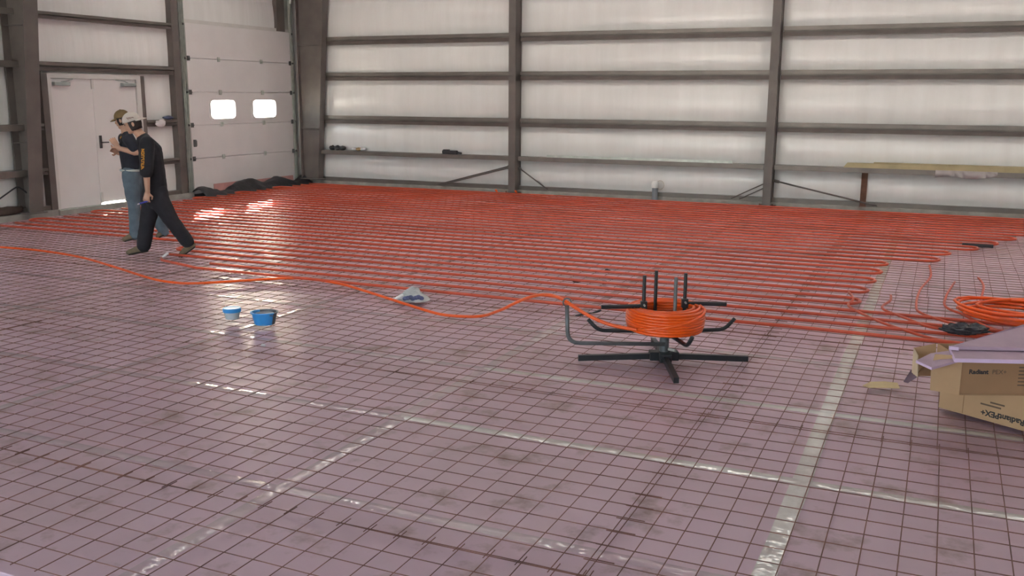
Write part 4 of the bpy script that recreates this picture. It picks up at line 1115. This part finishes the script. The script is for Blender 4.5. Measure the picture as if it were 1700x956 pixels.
def face_bits(g, Rm, root):
    m = MB()
    for e in (-1, 1): m.ellipsoid(g(0.080, e * 0.031, 0.010), 0.007, 0.012, 0.007, 10, 6, Rm)
    m.build('eyes', M_EYE, root, True)
    MB().ellipsoid(g(0.089, 0, -0.060), 0.006, 0.022, 0.006, 10, 6, Rm).build('lips', M_LIP, root, True)
    m = MB()
    for e in (-1, 1): limb(m, [g(0.088, e * 0.016, 0.034), g(0.083, e * 0.048, 0.032)], [0.005, 0.004], None, 6)
    m.build('eyebrows', M_HAIR, root, True)
def cap_on(g, Rm, root, m, brim_dir, name='cap'):
    t = MB(); nu, nv = 24, 9; vs = []
    for i in range(nv + 1):
        th = (pi / 2) * i / nv
        for k in range(nu):
            a = 2 * pi * k / nu; r = cos(th) if i < nv else 0.001
            vs.append(g(-0.008 + 0.108 * r * cos(a), 0.088 * r * sin(a), 0.028 + 0.108 * sin(th) ** 0.9))
    fs = [(i * nu + k, i * nu + (k + 1) % nu, (i + 1) * nu + (k + 1) % nu, (i + 1) * nu + k) for i in range(nv) for k in range(nu)]
    base = len(vs)
    t.add(vs, fs)
    c_ = t.build(name, m, root, True); md_ = c_.modifiers.new('t', 'SOLIDIFY'); md_.thickness = 0.005
    b = MB(); vs = []; fs = []; N = 14
    for k in range(N + 1):
        a = -1.15 + 2.3 * k / N
        for rr, dz in ((1.0, 0.0), (1.35, -0.008), (1.68, -0.022)):
            ell = rr if rr == 1.0 else 1 + (rr - 1) * cos(a * 1.25) ** 0.6
            vs.append(g(-0.008 + brim_dir * 0.106 * ell * cos(a), 0.087 * (1 + (ell - 1) * 0.35) * sin(a), 0.034 + dz * (ell - 1) / max(0.01, rr - 1 + 1e-6) - 0.012 * sin(a) ** 2 * (rr > 1)))
    for k in range(N):
        for q_ in range(2): fs.append((k * 3 + q_, k * 3 + q_ + 1, k * 3 + q_ + 4, k * 3 + q_ + 3))
    br = b.add(vs, fs).build('brim', m, c_, True); md_ = br.modifiers.new('t', 'SOLIDIFY'); md_.thickness = 0.005
    MB().ellipsoid(g(-0.008, 0, 0.136), 0.009, 0.009, 0.005, 10, 6, Rm).build('button', m, c_, True)
    return c_
def hair_on(g, Rm, root, low):
    m = MB(); nu, nv = 24, 8; vs = []
    for i in range(nv + 1):
        zf_ = 0.05 + (low - 0.05) * i / nv
        for k in range(nu + 1):
            a = radians(62) + radians(236) * k / nu
            rr = max(0.3, 1 - max(0, -(zf_ + 0.02)) * 3.2)
            vs.append(g(-0.010 + 0.103 * rr * cos(a), 0.083 * rr * sin(a), zf_ - 0.012 * abs(sin(k * 1.7)) * (i == nv)))
    fs = [(i * (nu + 1) + k, i * (nu + 1) + k + 1, (i + 1) * (nu + 1) + k + 1, (i + 1) * (nu + 1) + k) for i in range(nv) for k in range(nu)]
    h_ = m.add(vs, fs).build('hair', M_HAIR, root, True); md_ = h_.modifiers.new('t', 'SOLIDIFY'); md_.thickness = 0.006; return h_
def boot(root, ankle, toe, zsole, shaft_up):
    a = Vector(ankle); t = Vector(toe); d = (t - a)
    m = MB(); limb(m, [a + Vector(shaft_up) * 0.10, a], [0.052, 0.050]); heel = a + Vector((0, 0, 0)) - d.normalized() * 0.035 - Vector((0, 0, 0.02))
    limb(m, [heel, a.lerp(t, 0.45), t], [(0.042, 0.040), (0.048, 0.042), (0.046, 0.030)])
    b = remeshed(m, 'boot', M_BOOT, root, 0.009, 3)
    nrm = Vector((0, 1, 0)).cross(d.normalized()); 
    if nrm.z > 0: nrm = -nrm
    m = MB(); off = nrm.normalized()
    limb(m, [heel + off * 0.036, a.lerp(t, 0.45) + off * 0.036, t + off * 0.024], [(0.043, 0.011), (0.049, 0.011), (0.047, 0.010)])
    m.build('sole', M_SOLE, b, True); return b

# ---- person in front, dark clothes, cream cap
c = onfloor(262, 427); F = Facing((c.x, c.y))
p1 = thing('person', 'person in black shirt and trousers with a cream cap, striding left with one arm hanging', 'person', (c.x, c.y, 0), F.rz)
P = lambda x, y, v=0.0: F.uvz(x, y, v)
pel = P(258, 322); ch = P(246, 250); nb = P(236, 226); hd = P(219, 205)
nsh, nel, nwr, nkn = P(244, 238, -0.185), P(243, 284, -0.25), P(245, 318, -0.235), P(243, 330, -0.24)
fsh, fel, fwr, fkn = P(241, 238, 0.185), P(256, 284, 0.25), P(252, 318, 0.24), P(249, 329, 0.24)
nhip, nkne, nank, ntoe = P(264, 332, -0.085), P(286, 368, -0.10), P(315, 406, -0.10), P(299, 424, -0.09)
fhip, fkne, fank, ftoe = P(252, 332, 0.085), P(244, 374, 0.10), P(238, 410, 0.10), P(213, 418, 0.10)
ftoe.z = 0.065; 
body = MB()
g, Rm = head(body, hd, (-0.93, 0.05, -0.30), (-0.25, 0, 1))
limb(body, [nb + Vector((0.01, 0, -0.03)), hd + Vector((0.03, 0, -0.05))], [0.060, 0.055])
limb(body, [pel, ch, nb], [(0.14, 0.10), (0.16, 0.105), (0.085, 0.06)])
for sh_, el, wr, kn, pn in ((nsh, nel, nwr, nkn, (0.2, 1, 0)), (fsh, fel, fwr, fkn, (0.2, -1, 0))):
    limb(body, [sh_, el, wr], [0.055, 0.044, 0.028])
    hand(body, wr, kn, pn, (0.5, 0.7, 0.5), thumb=1 if pn[1] > 0 else -1)
for hp, kn, an, to in ((nhip, nkne, nank, ntoe), (fhip, fkne, fank, ftoe)):
    limb(body, [hp, kn, an, to], [0.082, 0.055, 0.04, 0.03])
remeshed(body, 'body', M_SKIN, p1, 0.0065, 2)
face_bits(g, Rm, p1)
sm = MB()
limb(sm, [pel + Vector((0.0, 0, -0.03)), pel.lerp(ch, 0.45) + Vector((0.02, 0, 0)), ch + Vector((0.02, 0, 0)), nb + Vector((0.02, 0, -0.06))], [(0.175, 0.150), (0.180, 0.140), (0.195, 0.145), (0.13, 0.095)])
limb(sm, [nb + Vector((0.01, 0, -0.055)), nb + Vector((-0.004, 0, -0.005))], [(0.10, 0.085), (0.070, 0.066)])
limb(sm, [nsh, nsh.lerp(nel, 0.55), nel + (nel - nsh) * 0.02], [0.088, 0.083, 0.078])
limb(sm, [fsh, fsh.lerp(fel, 0.55), fel + (fel - fsh) * 0.02], [0.085, 0.080, 0.075])
limb(sm, [nsh + Vector((0, 0.01, 0.012)), nb + Vector((0.02, 0, -0.04)), fsh + Vector((0, -0.01, 0.012))], [0.07, 0.085, 0.07])
shirt = remeshed(sm, 'shirt', M_SHIRT, p1, 0.012, 4, 0.006)
pm = MB()
limb(pm, [nhip + Vector((-0.0, 0.01, 0.10)), nhip, nkne, nkne.lerp(nank, 0.86)], [0.115, 0.122, 0.092, 0.085])
limb(pm, [fhip + Vector((0.0, -0.01, 0.10)), fhip, fkne, fkne.lerp(fank, 0.93)], [0.115, 0.118, 0.094, 0.088])
limb(pm, [pel + Vector((0, 0, 0.05)), pel + Vector((0.0, 0, -0.06))], [(0.165, 0.135), (0.160, 0.125)])
remeshed(pm, 'trousers', M_PANTS, p1, 0.013, 4, 0.007)
boot(p1, nank + (nank - nkne) * 0.03, ntoe, 0, (nkne - nank).normalized())
fank2 = Vector((fank.x, fank.y, 0.115)); boot(p1, fank2, ftoe, 0, (0, 0, 1))
hair_on(g, Rm, p1, -0.075)
cp = cap_on(g, Rm, p1, M_CAPW, -1)
m = MB()
for k in range(5): limb(m, [g(-0.05 + 0.016 * k, -0.0905 + 0.002 * abs(k - 2), 0.060 + 0.006 * (k % 2)), g(-0.038 + 0.016 * k, -0.0905 + 0.002 * abs(k - 2), 0.070 + 0.003 * k)], [0.0035, 0.0035], None, 6)
m.build('cap_emblem', M_LOGO, cp, True)
# yellow sleeve marks (unreadable small letters down the sleeve)
d = (nel - nsh); L = d.length; dn = d.normalized(); outv = Vector((-0.50, -0.87, 0)); outv = (outv - dn * outv.dot(dn)).normalized(); sdv = dn.cross(outv)
for k in range(7):
    cpos = nsh + dn * (0.095 + 0.036 * k) + outv * 0.0865
    m = MB()
    segs = [((-0.016, -0.011), (0.016, -0.011)), ((-0.016, 0.011), (0.016, 0.011)), ((-0.016, -0.011), (-0.016, 0.011)), ((0.016, -0.011), (0.016, 0.011)), ((-0.016, -0.011), (0.016, 0.011))]
    for q_ in [(0, 1, 4), (0, 1, 2, 3), (0, 1, 2), (2, 4), (0, 2, 1), (0, 3, 1), (0, 4)][k]:
        (a_, b_), (c_, e_) = segs[q_]
        limb(m, [cpos + sdv * a_ + dn * b_, cpos + sdv * c_ + dn * e_], [0.0045, 0.0045], None, 6)
    m.build('sleeve_mark', M_YEL, shirt)
# small blue thing held in the hand
bl = thing('blue_marker', 'small blue tool held in the hanging hand of the person with the cream cap', 'tool', (0, 0, 0), F.rz)
hw = nkn + Vector((-0.005, 0.015, -0.035)); bl.location = p1.location + F.u * hw.x + F.n * hw.y + Vector((0, 0, hw.z))
MB().tube([(0.035, 0, 0.012), (-0.075, 0, -0.022)], 0.0105, 10).build('barrel', mat('blue_tool', (0.02, 0.04, 0.32), 0.4), bl, 'auto')
MB().tube([(-0.075, 0, -0.022), (-0.1, 0, -0.03)], 0.008, 8).build('tip', mat('tool_tip', (0.4, 0.42, 0.45), 0.4), bl, 'auto')

# ---- person behind, brown cap, jeans, hands raised in front
c = onfloor(246, 401); F2p = Facing((c.x, c.y))
p2 = thing('person', 'person in dark polo, jeans and brown cap behind the other, forearms raised', 'person', (c.x, c.y, 0), F2p.rz)
P = lambda x, y, v=0.0: F2p.uvz(x, y, v)
pel = P(219, 288); ch = P(214, 245); nb = P(210, 222); hd = P(203, 199)
nsh, nel, nwr, nkn = P(213, 230, -0.19), P(228, 254, -0.22), P(197, 246, -0.17), P(190, 236, -0.15)
fsh, fel, fwr, fkn = P(206, 230, 0.19), P(216, 258, 0.20), P(197, 254, 0.05), P(189, 249, 0.0)
nhip, nkne, nank, ntoe = P(217, 296, -0.09), P(223, 345, -0.10), P(224, 391, -0.10), P(206, 400, -0.10)
fhip, fkne, fank, ftoe = P(222, 296, 0.09), P(247, 342, 0.09), P(272, 387, 0.10), P(262, 396, 0.09)
ntoe.z = 0.06; ftoe.z = 0.06; fank.z = 0.125; nank.z = 0.12
body = MB()
g, Rm = head(body, hd, (-0.85, 0.45, -0.20), (-0.1, 0, 1))
limb(body, [nb + Vector((0.0, 0, -0.03)), hd + Vector((0.02, 0, -0.05))], [0.062, 0.056])
limb(body, [pel, ch, nb], [(0.14, 0.10), (0.165, 0.105), (0.085, 0.06)])
limb(body, [nsh, nel, nwr], [0.056, 0.046, 0.030]); hand(body, nwr, nkn, (-0.1, 1, 0), (0.15, 0.25, 0.2), thumb=1)
limb(body, [fsh, fel, fwr], [0.056, 0.046, 0.030]); hand(body, fwr, fkn, (-0.1, -1, 0), (0.2, 0.3, 0.25), thumb=-1)
limb(body, [nhip, nkne, nank, ntoe], [0.082, 0.055, 0.04, 0.03]); limb(body, [fhip, fkne, fank, ftoe], [0.082, 0.055, 0.04, 0.03])
remeshed(body, 'body', M_SKIN, p2, 0.0065, 2)
face_bits(g, Rm, p2)
sm = MB()
limb(sm, [pel + Vector((0, 0, 0.05)), pel.lerp(ch, 0.5), ch, nb + Vector((0.01, 0, -0.05))], [(0.165, 0.125), (0.175, 0.128), (0.190, 0.135), (0.12, 0.09)])
limb(sm, [nsh, nsh.lerp(nel, 0.62)], [0.082, 0.072]); limb(sm, [fsh, fsh.lerp(fel, 0.62)], [0.082, 0.072])
limb(sm, [nsh + Vector((0, 0.01, 0.01)), nb + Vector((0.01, 0, -0.04)), fsh + Vector((0, -0.01, 0.01))], [0.068, 0.085, 0.068])
shirt2 = remeshed(sm, 'shirt', M_SHIRT2, p2, 0.012, 4, 0.005)
m = MB(); limb(m, [nb + Vector((-0.055, -0.05, -0.035)), nb + Vector((-0.075, -0.0, -0.055))], [0.012, 0.012]); m.build('collar_trim', M_YEL, shirt2, True)
pm = MB()
limb(pm, [nhip + Vector((0, 0.01, 0.08)), nhip, nkne, nank + (nank - nkne) * 0.02], [0.108, 0.112, 0.082, 0.07])
limb(pm, [fhip + Vector((0, -0.01, 0.08)), fhip, fkne, fank + (fank - fkne) * 0.02], [0.108, 0.112, 0.082, 0.07])
limb(pm, [pel + Vector((0, 0, 0.03)), pel + Vector((0, 0, -0.06))], [(0.160, 0.120), (0.155, 0.115)])
remeshed(pm, 'jeans', M_JEANS, p2, 0.013, 4, 0.006)
m = MB(); m.tube([pel + Vector((0.135 * cos(a), 0.172 * sin(a), 0.048)) for a in [2 * pi * k / 28 for k in range(28)]], 0.017, 8, closed=True); m.build('belt', M_BELT, p2, True)
boot(p2, nank, ntoe, 0, (0, 0, 1)); boot(p2, fank, ftoe, 0, (fkne - fank).normalized())
hair_on(g, Rm, p2, -0.06)
cap_on(g, Rm, p2, M_CAPB, 1)
